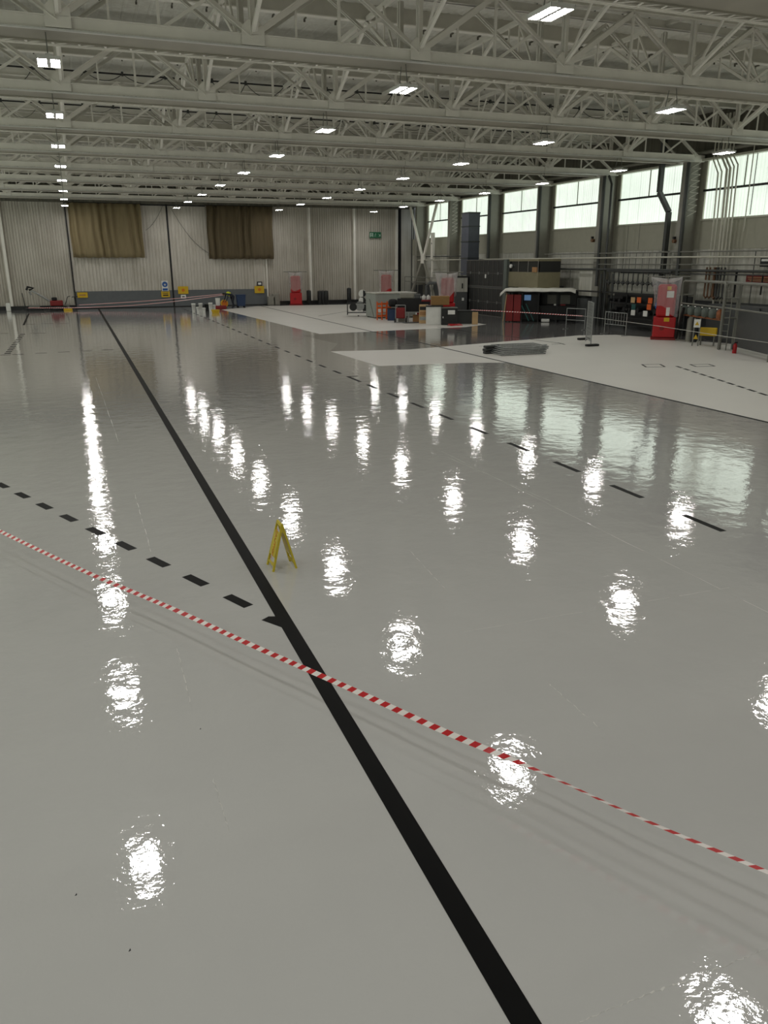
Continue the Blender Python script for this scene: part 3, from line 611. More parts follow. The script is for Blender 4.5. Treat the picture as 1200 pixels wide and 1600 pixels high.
t = thing('pipe_arch', 'thick grey bent pipe arch right of the cross brace legs', 'pipe', (0, 0, 0)); MB().tube([(26.6, 60.2, 0), (26.6, 60.2, 1.75), (26.75, 60.0, 1.95), (27.9, 58.6, 1.95)], .13, 10).build('bent_pipe', 'wallgrey', t)
# ------------------------------------------------------------------ red fire tanks wrapped in plastic
def sheet(fn, n1, n2): return MB().grid(fn, n1, n2)
def tank(loc, rz, label, plab, seed, h=2.65, opaque=False, hang=1.9, FL=.45, labels=False):
    t = thing('fire_tank', label, 'fire tank', loc, rz)
    w = .5
    MB().box(-w, w, -w, w, .12, 1.05).build('lower_box', 'red', t, bevel=.04)
    MB().box(-.42, .42, -.42, .42, 1.05, h).build('upper_body', 'red', t, bevel=.12)
    MB().use('darkred').box(-.56, .56, -.5, -.38, .0, .1).box(-.56, .56, .38, .5, .0, .1).build('skid', None, t)
    if labels: MB().use('paper').box(-.02, .3, -.435, -.42, 1.95, 2.25).build('label_plate', None, t)
    if labels: MB().use('yellow').box(-.02, .16, -.435, -.42, 2.3, 2.46).build('warning_label', None, t)
    if labels: MB().use('yellow').box(-.04, .2, -.515, -.5, .86, 1.04).build('warning_label', None, t)
    if labels: MB().use('paper').box(.02, .18, -.435, -.42, 1.12, 1.5).build('label_plate', None, t)
    last_ = MB().lathe([(.1, 0), (.1, .01), (.07, .02)], (0, 0, 0), 16).build('handwheel', 'darkred', t); last_.rotation_euler = (PI/2, 0, 0); last_.location = (-.1, -.5, .55)
    rnd = random.Random(seed); ph = [rnd.uniform(0, 6.3) for _ in range(8)]
    # plastic dust sheet draped over a T rail
    s = thing('dust_sheet', plab, 'plastic sheet', loc, rz)
    def fn(u, v):
        a = u*2*PI
        ex = (1.0 if abs(math.cos(a)) < 2 else 1)
        sq = max(abs(math.cos(a)), abs(math.sin(a))); r = (.54/sq)*(1-.02*v)+.03*math.sin(a*7+ph[0])+.02*math.sin(a*13+ph[1]+3*v)
        r *= 1+FL*max(0, 1-v*1.6)*max(0, -math.cos(a))+.12*max(0, 1-v*2)*max(0, math.cos(a))
        z = h+.22-v*hang*(.75+.22*math.sin(a+ph[2])+.1*math.sin(3*a+ph[3])) + .12*abs(math.cos(a))*(1-v)
        return (r*math.cos(a), r*math.sin(a), z)
    MB().grid(fn, 72, 14).build('draped_sheet', 'plastic2' if opaque else ('plastic' if labels else 'plastic_far'), s)
    FLX = 0
    def top(u, v):
        a = u*2*PI; sq = max(abs(math.cos(a)), abs(math.sin(a))); r0 = .54/sq+.03*math.sin(a*7+ph[0])+.02*math.sin(a*13+ph[1]); r0 *= 1+FL*max(0, -math.cos(a))+.12*max(0, math.cos(a)); r = r0*v
        return (r*math.cos(a), r*math.sin(a), h+.06+.16*v**2+.12*abs(math.cos(a))*v**2+.04*math.sin(8*a)*v*(1-v))
    MB().grid(top, 72, 5).build('sheet_top', 'plastic2' if h > 2.5 else 'plastic', s)
    MB().tube([(-1.0, .05, h+.34), (1.0, .05, h+.34)], .03, 8).build('hanging_rail', 'railgrey', s)
    MB().tube([(0, .05, h+.02), (0, .05, h+.34)], .03, 8).build('rail_stem', 'railgrey', s)
tank((26.3, 31.3, 0), math.radians(-38), 'red fire tank cabinet on a skid, nearest of the four, yellow labels', 'clear plastic dust sheet over the nearest red fire tank', 3, 2.55, False, 1.6, labels=True)
tank((18.0, 68.9, 0), math.radians(-12), 'red fire tank against the far wall, leftmost of the four', 'plastic dust sheet over the leftmost red fire tank', 4, 2.45, False, 1.5, .1)
tank((22.5, 47.6, 0), math.radians(-25), 'red fire tank behind the wooden crate and white cabinet', 'cloudy plastic dust sheet over the red tank behind the crate', 5, 2.6, True, 1.9)
tank((23.6, 61.5, 0), math.radians(-20), 'red fire tank half hidden behind the grey partition box', 'plastic dust sheet over the red tank behind the grey partition box', 6, 2.6, False, 1.5, .1)
# dark rolls standing at the far wall
for i, (px, h) in enumerate(((478, 1.15), (497, 1.1), (502.5, 1.1), (508, 1.1), (549, 1.3))):
    p = F(px, 474.5); lab = ['just right of the leftmost red tank', 'leftmost of a group of three', 'middle of a group of three', 'right of a group of three', 'behind the wire trolley'][i]
    t = thing('black_roll', 'upright black roll standing at the far wall, %s' % lab, 'roll', (p.x, 69.9, .0)); MB().lathe([(.17, 0), (.2, .03), (.2, h), (.16, h+.03)]).build('roll_body', 'dark', t); MB().lathe([(.1, h+.03), (.1, h+.08)]).build('core', 'railgrey', t)
# two grey bins by the right door leaf edge
for i, (px, w, h) in enumerate(((421, .65, .75), (429, .6, .95))):
    p = F(px, 476); tag(MB().box(p.x-w/2, p.x+w/2, 69.6, 70.1, 0, h).build('grey_bin', 'colgrey', bevel=.06), ['lower', 'taller'][i]+' pale grey box at the right edge of the door leaf', 'box')
# ------------------------------------------------------------------ clutter group in the middle distance
t = thing('partition_box', 'large grey green partition box at left of the stacked equipment', 'crate', (18.5, 50.2, 0), math.radians(0))
MB().box(0, 2.9, .0, 1.9, 0.06, 1.58).build('box_shell', 'greengrey', t, bevel=.02); MB().box(-.02, 2.95, -.03, 1.95, 1.58, 1.64).build('lid', 'wallwhite', t); MB().bar((-.02, .3, .1), (-.02, 1.1, 1.2), .03, .03).build('edge_strap', 'railgrey', t)
MB().box(.05, .3, .1, .3, 0, .07).box(2.6, 2.85, .1, .3, 0, .07).box(.05, .3, 1.6, 1.8, 0, .07).build('foot_block', 'dark', t)
p = F(560, 494); t = thing('wire_trolley', 'small wire trolley with dark reels left of the grey partition box', 'trolley', (p.x, p.y, 0), math.radians(-20))
m_ = MB()
for x in (-.75, .75):
    for y in (-.4, .4): m_.tube([(x, y, .1), (x, y, .95)], .025, 6)
for z in (.25, .9): m_.tube([(-.75, -.4, z), (.75, -.4, z), (.75, .4, z), (-.75, .4, z)], .022, 6, closed=True)
m_.build('trolley_frame', 'dark', t)
MB().box(-.72, .72, -.38, .38, .24, .28).build('trolley_shelf', 'galv', t)
MB().lathe([(.06, 0), (.06, .05)], (0, 0, 0), 12).build('castor', 'dark', t)
for i, (x, z, r) in enumerate(((-.35, .62, .26), (.1, .68, .32), (.45, .56, .22))):
    q = thing('cable_reel', ['dark cable reel at the left end of the wire trolley', 'largest dark cable reel in the middle of the wire trolley', 'small dark reel at the right end of the wire trolley'][i], 'cable reel', (p.x+x*.94+0, p.y-x*.34, z), math.radians(-20))
    MB().tube([(0, -.15, 0), (0, .15, 0)], r*.7, 14).build('wound_cable', 'coldark', q); MB().tube([(0, -.17, 0), (0, -.15, 0)], r, 16).build('flange', 'galv' if i == 1 else 'dark', q); MB().tube([(0, .15, 0), (0, .17, 0)], r, 16).build('flange', 'dark', q)
p = F(568, 488); t = thing('floor_fan', 'pair of black round fan heads on a stand by the partition box', 'fan', (p.x, p.y, 0)); MB().tube([(0, 0, 0), (0, 0, 1.4)], .03).build('stand', 'dark', t); MB().box(-.25, .25, -.25, .25, 0, .04).build('base', 'dark', t)
for z in (.85, 1.35): MB().tube([(-.12, -.1, z), (-.0, .1, z)], .26, 16).build('fan_head', 'black', t); MB().tube([(-.12, -.13, z), (-.12, -.1, z)], .29, 16).build('rim', 'white', t)
# orange barriers leaning
for i, dx in enumerate((0, .42, .84)):
    p = F(593, 500); t = thing('orange_barrier_roll', ['leftmost', 'middle', 'rightmost'][i]+' upright orange barrier stack against the grey partition box', 'barrier', (p.x+dx, p.y+.25*i, 0), .2*i)
    m_ = MB()
    for x in (-.16, .16): m_.tube([(x, 0, 0), (x, 0, 1.15-.1*(i % 2))], .04, 8)
    m_.build('leg', 'orange', t); m_ = MB()
    for z in (.25, .5, .75, 1.0): m_.box(-.16, .16, -.02, .02, z-.06, z+.06)
    m_.build('slat', 'orange', t)
    MB().box(-.1, .1, -.03, -.02, .48, .7).build('label_plate', 'paper', t)
def boxy(nm, label, cat, px, py, w, d, h, mt, rz=0, parts=None, bev=.02, dz=0, loc=None):
    p = loc or F(px, py); t = thing(nm, label, cat, (p[0], p[1], dz), math.radians(rz))
    MB().box(-w/2, w/2, 0, d, 0, h).build('body', mt, t, bevel=bev)
    return t
RZ = -22
t = boxy('blue_bin', 'dark blue bin between orange barriers and the black table', 'bin', 612, 501, .55, .5, .72, 'blue', RZ); MB().box(-.3, .3, -.02, .52, .72, .77).build('rim', 'dark', t)
t = boxy('black_bag_pile', 'black bag heaped on the dark blue bin', 'bag', 614, 500, .6, .45, .5, 'black', RZ, dz=.8, bev=.16)
p = F(622, 503); t = thing('hand_truck', 'red and grey hand truck in front of the blue bin', 'hand truck', (p.x-.1, p.y-.65, 0), math.radians(RZ)); MB().box(-.28, .28, .0, .2, .25, .9).build('red_motor', 'darkred', t, bevel=.06)
m_ = MB()
for x in (-.3, .3): m_.tube([(x, -.05, .05), (x, -.05, 1.05)], .025, 6)
m_.tube([(-.3, -.05, 1.05), (.3, -.05, 1.05)], .025, 6).box(-.32, .32, -.3, 0, .02, .05); m_.build('frame', 'galv', t)
for x in (-.34, .34): MB().tube([(x-.04, 0, .14), (x+.04, 0, .14)], .14, 14).build('wheel', 'black', t)
# low steel table with black machine
p = F(642, 503.5); t = thing('steel_table', 'low steel frame table carrying a black machine', 'table', (p.x, p.y, 0), math.radians(RZ))
m_ = MB().box(-.95, .95, -.05, 1.0, .58, .63); m_.build('tabletop', 'galv', t)
for x in (-.92, -.15, .9):
    for y in (0, .95): MB().box(x-.03, x+.03, y-.03, y+.03, 0, .58).build('leg', 'galv', t)
cs, sn = math.cos(math.radians(RZ)), math.sin(math.radians(RZ))
def rot(x, y): return (p.x+cs*x-sn*y, p.y+sn*x+cs*y)
q = rot(-.1, .2); t = boxy('black_machine', 'black boxy machine on the low steel table', 'machine', 0, 0, 1.5, .75, .78, 'black', RZ, dz=.63, loc=q)
MB().box(-.6, .3, .1, .6, .78, 1.12).build('grey_hopper', 'colgrey', t, bevel=.08); MB().box(.32, .7, .1, .6, .78, 1.05).build('control_box', 'wallgrey', t, bevel=.03); MB().box(-.66, -.3, -.01, 0, .2, .4).build('vent_panel', 'dark', t)
q = rot(-.5, .25); boxy('storage_tub', 'grey tub under left half of the steel table', 'tub', 0, 0, .6, .5, .34, 'colgrey', RZ, loc=q); q = rot(.4, .25); boxy('cardboard_box', 'brown cardboard box under the steel table', 'box', 0, 0, .55, .5, .42, 'card', RZ, loc=q)
q = rot(.1, -.55); tag(MB().box(q[0]-.6, q[0]+.6, q[1]-.25, q[1]+.25, 0, .03).build('grey_mat', 'wallgrey'), 'dark flat mat on the floor before the steel table', 'mat')
q = rot(.8, 1.3); t = boxy('white_canister_crate', 'white canisters in a crate right of the black machine', 'crate', 0, 0, .6, .5, .35, 'dark', RZ, dz=0, loc=q)
t = boxy('dark_rack', 'dark red rack behind the white canisters', 'rack', 662, 498, .9, .6, 1.2, 'darkred', RZ); MB().box(-.4, .4, -.02, 0, .9, 1.1).build('shelf', 'dark', t)
for i, x in enumerate((-.3, .0, .3)):
    b0 = t.location; q = (b0.x+cs*x-sn*.2, b0.y+sn*x+cs*.2)
    u = thing('white_canister', ['left', 'middle', 'right'][i]+' white canister on top of the dark red rack', 'canister', (q[0], q[1], 1.2)); MB().lathe([(.12, 0), (.13, .02), (.13, .22), (.05, .28), (.05, .32)], n=14).build('body', 'white', u); MB().lathe([(.055, .32), (.055, .36)], n=10).build('cap', 'dark', u)
t = boxy('parts_shelf', 'narrow tan and grey parts shelf left of the white cabinet', 'shelf', 662, 505.5, .55, .5, 1.1, 'tan', RZ)
for z in (.2, .5, .8): MB().box(-.25, .25, -.02, 0, z, z+.2).build('drawer', ['galv', 'card', 'dark'][int(z*3) % 3], t)
t = boxy('white_cabinet', 'white pedestal cabinet with dark top in front of the crate', 'cabinet', 677.5, 507.5, .88, .8, 1.04, 'white', RZ, bev=.01); MB().box(-.46, .55, -.04, .84, 1.04, 1.1).build('dark_top', 'dark', t); MB().box(.1, .4, -.012, 0, .06, .98).build('door', 'white', t)
t = boxy('tool_cabinet', 'charcoal tool cabinet with torn white paper label', 'cabinet', 702, 508, .95, .85, 1.02, 'cabblack', RZ, bev=.02)
for z in (.06, .3, .54, .78): MB().box(-.44, .44, -.02, 0, z, z+.2).build('drawer', 'dark', t)
MB().box(-.1, .32, -.03, -.02, .62, .86).build('paper_label', 'paper', t); MB().box(-.47, .47, -.03, .0, .98, 1.02).build('trim', 'colgrey', t); MB().box(-.4, -.36, -.05, -.02, .4, .5).build('handle', 'paper', t)
p0 = F(684, 504); boxy('wooden_crate', 'brown wooden crate on top of the cabinets', 'crate', 0, 0, 1.1, .6, .52, 'wood', RZ, dz=1.1, loc=(20.5, 44.35))
t = boxy('charcoal_chest', 'low charcoal chest right of the tool cabinet', 'chest', 723, 506, 1.2, .9, .72, 'slate_dark', RZ); MB().box(-.62, .62, -.03, .93, .72, .77).build('lid', 'dark', t)
t = boxy('tan_board', 'upright tan board leaning at the chest right end', 'board', 742, 507, .35, .08, .72, 'tan', RZ); 
p = F(704, 509); t = thing('red_netting', 'small crumpled heap of pink netting on the floor', 'netting', (p.x+.1, p.y-.25, 0))
m_ = MB()
for i in range(9):
    a = i*.7; m_.tube([(-.4+.09*i, .12*math.sin(a), .02), (-.3+.09*i, .12*math.cos(a), .12), (-.22+.09*i, -.12, .02)], .02, 5)
m_.build('net_strands', 'tape_red', t)
# slate duct tower
t = thing('duct_tower', 'tall slate grey square duct tower beside the charcoal cabinets', 'duct', (27.2, 54.2, 0))
MB().use('slate').box(0, .9, .0, 1.15, 2.62, 6.95).build('duct', None, t, bevel=.01)
for z in (3.8, 4.95, 6.0): MB().box(-.03, .93, -.03, 1.18, z, z+.06).build('joint_flange', 'slate_dark', t)
MB().box(-.02, .92, -.02, 1.17, 6.9, 7.0).build('cap', 'slate_dark', t); MB().box(.05, .1, .1, .15, 0, 2.62).box(.8, .85, .1, .15, 0, 2.62).box(.05, .1, 1.0, 1.05, 0, 2.62).build('support_leg', 'dark', t)
t = thing('switch_cabinet', 'grey cabinet with white upper panel below the duct tower', 'cabinet', (25.72, 53.0, 0), math.radians(-14)); MB().box(-.1, .85, 0, .7, 0, 1.5).build('lower_body', 'wallgrey', t, bevel=.02); MB().box(-.1, .85, 0, .7, 1.5, 2.5).build('upper_panel', 'wallwhite', t, bevel=.02); MB().box(.42, .5, -.05, 0, 1.75, 2.1).build('hook', 'black', t); MB().box(.45, .6, -.03, 0, .9, 1.1).build('lock_plate', 'paper', t); MB().box(-.13, .88, -.04, .74, 2.5, 2.6).build('top', 'dark', t)
# charcoal cabinet wall: eight units in two tiers
CX = 26.75
yy = [53.4, 52.05, 50.7, 49.35, 48.0]
pos = ['far left', 'second from left', 'third from left', 'rightmost']
for tier, (z0, z1) in enumerate(((0, 1.85), (1.95, 3.7))):
    for i in range(4):
        t = thing('charcoal_cabinet', 'charcoal steel cabinet, %s in the %s tier under the duct tower' % (pos[i], ['lower', 'upper'][tier]), 'cabinet', (CX, yy[i+1], z0), 0, 'charcoal cabinet wall')
        W = yy[i]-yy[i+1]; H = z1-z0
        MB().box(0, 1.2, 0, W-.01, 0, H).build('carcass', 'cabblack', t)
        for s in (0, 1):
            d = MB().use('cabblack').box(-.025, 0, .03+s*W/2, W/2-.02+s*W/2, .04, H-.04).build('door', None, t)
            MB().use('cabline').box(-.035, -.025, .03+s*W/2, .055+s*W/2, .04, H-.04).box(-.035, -.025, .03+s*W/2, W/2-.02+s*W/2, H/2-.012, H/2+.012).build('door_trim', None, d)
            MB().box(-.06, -.03, W/2-.08+s*.1, W/2-.05+s*.1, H*.45, H*.55).build('handle', 'galv', d)
        MB().box(-.04, 0, 0, W-.01, H-.04, H).build('top_rail', 'cabline', t); MB().box(-.04, 0, 0, W-.01, 0, .03).build('bottom_rail', 'cabline', t)
tag(MB().box(CX-.05, CX+1.2, 48.0, 53.4, 1.86, 1.94).build('cabinet_plinth', 'wallgrey'), 'grey steel channel between the two tiers of charcoal cabinets', 'channel')
tag(MB().box(CX-.02, CX+.55, 47.55, 47.98, 0, 3.72).build('end_panel', 'valve'), 'tall grey green end panel right of the charcoal cabinets', 'panel')
tag(MB().box(CX-.06, CX-.05, 50.3, 50.5, 2.5, 2.75).build('notice', 'paper'), 'small white notice on an upper charcoal cabinet', 'notice')
# olive booth
t = thing('control_booth', 'olive raised control booth with windows right of the charcoal cabinets', 'booth', (26.9, 43.9, 0))
MB().use('olive').box(0, 1.6, 0, 3.7, 2.0, 2.95).build('lower_panel', None, t, bevel=.01); MB().use('olive').box(.0, 1.6, 0, 3.7, 3.6, 3.72).build('roof', None, t)
for y in (0, 1.2, 2.4, 3.62): MB().box(0, .08, y, y+.08, 2.95, 3.6).build('post', 'cabline', t)
for i, y in enumerate((.08, 1.28, 2.48)): MB().box(.03, .05, y, y+1.12, 2.95, 3.6).build('window_pane', 'glassdark', t)
MB().box(.01, 1.59, .0, .04, 2.95, 3.6).build('side_panel', 'cabblack', t); MB().box(-.03, .03, .15, .7, 2.95, 3.25).build('cardboard_panel', 'card', t)
for y in (.05, 3.55): MB().bar((1.6, y+.06, 2.05), (1.95, y+.06, 2.05), .1).bar((.6, y+.06, 2.0), (1.8, y+.06, .9), .08).build('wall_bracket', 'dark', t)
MB().tube([(-.1, 3.3, 3.3), (0, 3.3, 3.3)], .12, 12).build('round_lamp', 'white', t)
# black machine shelter with white tarpaulin
bx, by = 24.95, 44.3; br = math.atan2(-2.35, 3.1); Lb = 4.3
t = thing('covered_bench', 'long black machine bench with red end doors and screens', 'machine', (bx, by, 0), br)
m_ = MB().use('black').box(0, Lb, .0, .08, 1.75, 1.85).box(0, Lb, 1.6, 1.68, 1.75, 1.85)
for x in (0.05, 1.0, 2.0, 3.1, Lb-.05):
    m_.box(x-.04, x+.04, 0, .08, 0, 1.8); m_.box(x-.04, x+.04, 1.6, 1.68, 0, 1.8)
m_.build('frame', None, t)
MB().use('black').box(.9, Lb-.05, .5, 1.5, .1, 1.0).box(.9, 2.0, .25, 1.5, .1, 1.7).build('machine_body', None, t, bevel=.04)
MB().box(2.1, Lb, 1.5, 1.56, .1, 1.75).build('back_sheet', 'dark', t)
MB().box(2.4, 2.95, 1.44, 1.5, 1.05, 1.6).box(3.2, 3.8, 1.44, 1.5, 1.05, 1.6).build('window_opening', 'colgrey', t)
for x in (.02, .5): MB().box(x, x+.44, -.06, .0, .05, 1.65).build('red_door', 'darkred', t, bevel=.02)
MB().bar((-.12, -.1, .02), (.05, -.05, 1.75), .05, .05).build('tan_edge_strip', 'tan', t)
MB().box(1.1, 1.5, .2, .24, 1.3, 1.62).build('screen', 'screen', t)
MB().bar((1.0, -.02, 1.0), (1.5, -.3, .1), .06, .06).bar((1.25, -.02, 1.1), (1.8, -.25, .1), .05, .05).build('strut', 'teal', t)
MB().box(2.2, 2.7, .2, .4, .02, .2).box(2.9, 3.1, .3, .45, 1.0, 1.1).build('white_part', 'white', t, bevel=.03); MB().box(3.3, 3.6, .35, .45, 1.0, 1.08).build('red_part', 'darkred', t)
def tp(u, v):
    x = -.35+u*(Lb+.3); y = -.3+v*2.2; z = 2.0+.008*math.sin(u*30)+.008*math.sin(v*17+u*9)
    e = min(v, 1-v); z -= .16*max(0, 1-e*12); 
    eu = min(u, 1-u); z -= (.3 if u < .5 else .1)*max(0, 1-eu*14)
    return (x, y, z)
s = thing('tarpaulin', 'white tarpaulin spread over the black machine bench', 'tarpaulin', (bx, by, 0), br); MB().grid(tp, 60, 24).build('sheet', 'tarp', s, solid=.03)
MB().tube([(.1, .0, 1.9), (Lb-.1, 0, 1.9)], .05, 8).build('edge_roll', 'tarp', s)
# long black rail continuing to the right, with hanging items
p1 = F(888, 508); 
t = thing('black_rack', 'long black pipe rack between the bench and the plastic-wrapped tank', 'rack', (28.1, 36.6, 0), 0)
m_ = MB()
for y in (-4.6, -2.3, 0, 2.3, 4.8): m_.box(-.04, .04, y-.04, y+.04, 0, 1.95)
m_.box(-.04, .04, -4.6, 4.8, 1.88, 1.96).box(-.04, .04, -4.6, 1.5, 1.35, 1.42).box(-.04, .04, -4.6, 1.5, .6, .66); m_.build('frame', 'dark', t)
MB().box(.35, .4, -4.6, 1.6, .2, 1.9).build('back_panel', 'dark', t)
rnd = random.Random(5); m_ = MB()
for i in range(26):
    y = -4.4+i*.23; z = rnd.choice((.95, 1.1, 1.55, 1.7)); r = rnd.uniform(.07, .13); MB().tube([(-.2, y, z), (.3, y, z)], r, 10).build('valve', 'black', t)
for i, (y, z, mt) in enumerate(((-1.3, 1.62, 'orange'), (-2.2, 1.62, 'orange'), (-2.15, 1.3, 'orange'), (-.9, 1.25, 'teal'), (-.8, 1.6, 'tan'), (-1.9, .95, 'paper'), (-.9, .95, 'white'), (-2.8, 1.4, 'bluesign'))): MB().box(-.24, -.21, y-.16, y+.16, z-.13, z+.15).build('hanging_tag', mt, t)
for i in range(5): MB().tube([(-.15, -4.2+i*.2, .1), (-.15, -4.2+i*.2, .9)], .07, 10).build('vertical_cylinder', 'teal' if i % 2 else 'coldark', t)
t = thing('manifold', 'dark vertical valve manifold with many drop pipes on the wall above black rack', 'manifold', (28.55, 37.0, 0))
m_ = MB()
for i in range(13):
    y = -3.1+i*.42; z0 = 2.3-.25*(i % 3); m_.tube([(0, y, z0), (0, y, 3.05)], .035, 6); m_.tube([(-.06, y, 2.45), (.06, y, 2.45)], .1, 8)
m_.tube([(0, -3.2, 3.05), (0, 2.2, 3.05)], .05, 8).tube([(0, -3.2, 2.45), (0, 2.2, 2.45)], .04, 8); m_.build('drop_pipe', 'coldark', t)
m_ = MB()
for i in range(9): MB().tube([(.1, -2.9+i*.55, 3.1), (.1, -2.9+i*.55, 4.0)], .02, 6).build('supply_pipe', 'railgrey', t)
for y, h in ((2.2, 2.6), (2.7, 2.9), (1.6, 2.9)): MB().tube([(-.0, y, 0), (-.0, y, h)], .06, 8).build('standpipe', 'coldark', t)
# ------------------------------------------------------------------ barriers, mesh panels
def barrier(px0, py0, px1, py1, h, label, bars=0, mt='galv', mid=.45):
    a, b = F(px0, py0), F(px1, py1); c = (a+b)/2; d = b-a; L = d.length; t = thing('pedestrian_barrier', label, 'barrier', (c.x, c.y, 0), math.atan2(d.y, d.x))
    m_ = MB()
    for x in (-L/2, L/2): m_.tube([(x, 0, .03), (x, 0, h)], .022, 8)
    m_.tube([(-L/2, 0, h), (L/2, 0, h)], .022, 8).tube([(-L/2, 0, mid*h), (L/2, 0, mid*h)], .018, 8); m_.build('frame', mt, t)
    if bars:
        m_ = MB()
        for i in range(1, bars): m_.tube([(-L/2+L*i/bars, 0, mid*h), (-L/2+L*i/bars, 0, h)], .01, 6)
        m_.build('infill_bar', mt, t)
    for x in (-L/2, L/2): MB().box(x-.02, x+.02, -.25, .25, 0, .03).build('foot', mt, t)
barrier(884, 514, 913, 516, 1.12, 'open galvanised barrier left of the leaning mesh panel'); barrier(944, 521, 977, 525, 1.1, 'galvanised barrier with upright bars right of the leaning mesh panel', 8)
# leaning fence panel edge-on with foot
a = F(925, 541); t = thing('fence_panel', 'mesh fence panel standing edge-on in a black block foot', 'fence panel', (a.x, a.y+.1, 0), math.radians(63))
m_ = MB()
for x in (0, 1.7): m_.tube([(x, 0, .05), (x, 0, 1.85)], .022, 8)
m_.tube([(0, 0, 1.85), (1.7, 0, 1.85)], .022, 8).tube([(0, 0, .2), (1.7, 0, .2)], .022, 8); m_.build('frame', 'galv', t)
m_ = MB()
for i in range(1, 22): m_.tube([(i*.078, 0, .2), (i*.078, 0, 1.85)], .005, 4, caps=False)
for i in range(1, 12): m_.tube([(0, 0, .2+i*.14), (1.7, 0, .2+i*.14)], .005, 4, caps=False)
m_.build('wire_mesh', 'galv', t)
for i, (dx, dy) in enumerate(((0, 0), (-.0, 1.65))):
    pp = F(925, 541) if i == 0 else F(912, 531); tag(MB().box(pp.x-.31, pp.x+.31, pp.y-.11, pp.y+.11, 0, .1).build('block_foot', 'black', bevel=.03), ['black rubber block foot under the edge-on mesh panel, nearer one', 'black rubber block foot just behind the nearer one'][i], 'block foot')
# pile of collapsed barriers, each tilted back over the one before
o0 = None; L, W = 2.0, 1.15
for i in range(5):
    t = thing('mesh_barrier', 'galvanised mesh barrier in the flat pile on the pale floor, %s' % (['lowest', 'second up', 'third up', 'fourth up', 'topmost'][i]), 'barrier', (16.62+.07*i, 27.9+.05*i, .035+.06*i), math.radians(1.5*(i % 3)-1), 'piled mesh barriers')
    if o0 is None:
        q = lambda x, y: (x-y*.02, y, y*.03)
        fr_ = MB().tube([q(-L/2, 0), q(L/2, 0), q(L/2, W), q(-L/2, W)], .025, 8, closed=True).tube([q(L/2, .5), q(L/2+.25, .5)], .022, 6).build('frame', 'galv', t)
        m_ = MB()
        for j in range(1, 16): m_.tube([q(-L/2+L*j/16, 0), q(-L/2+L*j/16, W)], .006, 4, caps=False)
        for j in range(1, 6): m_.tube([q(-L/2, W*j/6), q(L/2, W*j/6)], .006, 4, caps=False)
        me_ = m_.build('wire_mesh', 'galv', t); o0 = (fr_, me_)
    else:
        for o in o0: qq = o.copy(); C.objects.link(qq); qq.parent = t
# black feet stack by the panels
a = F(770, 552)
for i, (dx, dy, z, r) in enumerate(((-.1, -.05, 0, 0), (.14, .2, 0, .3), (-.12, 0, .11, .2), (.1, .12, .11, -.1), (-.05, .05, .22, .15))):
    tag(MB().box(a.x+dx-.33, a.x+dx+.33, a.y+dy-.12, a.y+dy+.12, z, z+.1, rot=r).build('block_foot', 'cabblack', bevel=.025), 'black rubber block foot in the pile left of the fence panels, %s' % ['bottom front', 'bottom back', 'second layer front', 'second layer back', 'top'][i], 'block foot', 'piled block feet')
# ------------------------------------------------------------------ gas manifold cages at right
def cage(px0, py0, px1, py1, h, depth, label, mt='railgrey'):
    a, b = F(px0, py0), F(px1, py1); d = b-a; L = d.length; t = thing('gas_cage', label, 'frame', (a.x, a.y, 0), math.atan2(d.y, d.x))
    m_ = MB(); R = .18
    for y in (0, depth):
        m_.tube([(0, y, 0), (0, y, h-R), (R*.3, y, h-R*.3), (R, y, h), (L-R, y, h), (L-R*.3, y, h-R*.3), (L, y, h-R), (L, y, 0)], .05, 8)
    for x in (0, L):
        for z in (.5, 1.3, 2.1): m_.tube([(x, 0, z), (x, depth, z)], .03, 6)
    m_.tube([(0, 0, 1.72), (L, 0, 1.72)], .04, 6); m_.build('tube_frame', mt, t)
    return t, L
t, L = cage(1058, 532, 1122, 546, 2.72, .6, 'grey tubular frame holding a gas manifold right of the wrapped tank')
rnd = random.Random(9)
for i in range(6):
    x = .3+i*(L-.6)/5; MB().lathe([(.05, 0), (.15, .06), (.16, .3), (.1, .38), (.05, .42)], (x, .05, 1.22), 14).build('regulator', 'valve' if i < 5 else 'brass', t)
    MB().lathe([(.04, 0), (.04, .05)], (x, -.1, 1.62), 10).build('gauge', 'white', t)
MB().tube([(.2, .1, 1.2), (L-.2, .1, 1.2)], .04, 8).build('manifold_pipe', 'brass', t)
MB().bar((.05, -.1, .1), (.55, -.1, 1.55), .1, .1).build('black_hose', 'black', t)
MB().lathe([(.16, 0), (.16, 1.0), (.08, 1.12), (.05, 1.2)], (.45, .35, 0), 14).build('cylinder', 'colgrey', t)
MB().lathe([(.14, 0), (.14, 1.1), (.07, 1.2)], (.75, .45, 0), 14).build('cylinder', 'dark', t)
a = F(1086, 540); t = thing('warning_post', 'white and yellow warning sign on a post with ladder legs', 'sign', (a.x-.1, a.y-.1, 0), math.radians(-55))
for x in (-.12, .12): MB().box(x-.025, x+.025, -.02, .02, 0, 1.2).build('post', 'railgrey', t)
MB().box(-.14, .14, -.04, -.02, .8, 1.15).build('sign_plate', 'paper', t); qm = MB().add([(-.09, -.045, .9), (.09, -.045, .9), (0, -.045, 1.06)], [(0, 1, 2)]); qm.build('warning_triangle', 'yellow', t)
MB().add([(-.1, -.03, .3), (.1, -.03, .3), (0, -.03, .5), (-.1, -.02, .3), (.1, -.02, .3), (0, -.02, .5)], [(0, 1, 2), (5, 4, 3)]).build('warning_triangle', 'yellow', t)
a = F(1104, 540); t = thing('yellow_spill_box', 'bright yellow box held low in front of the gas manifold', 'box', (a.x+.05, a.y+.05, .42), math.radians(-55)); MB().box(-.36, .36, -.12, .12, 0, .36).build('body', 'yellow', t, bevel=.04)
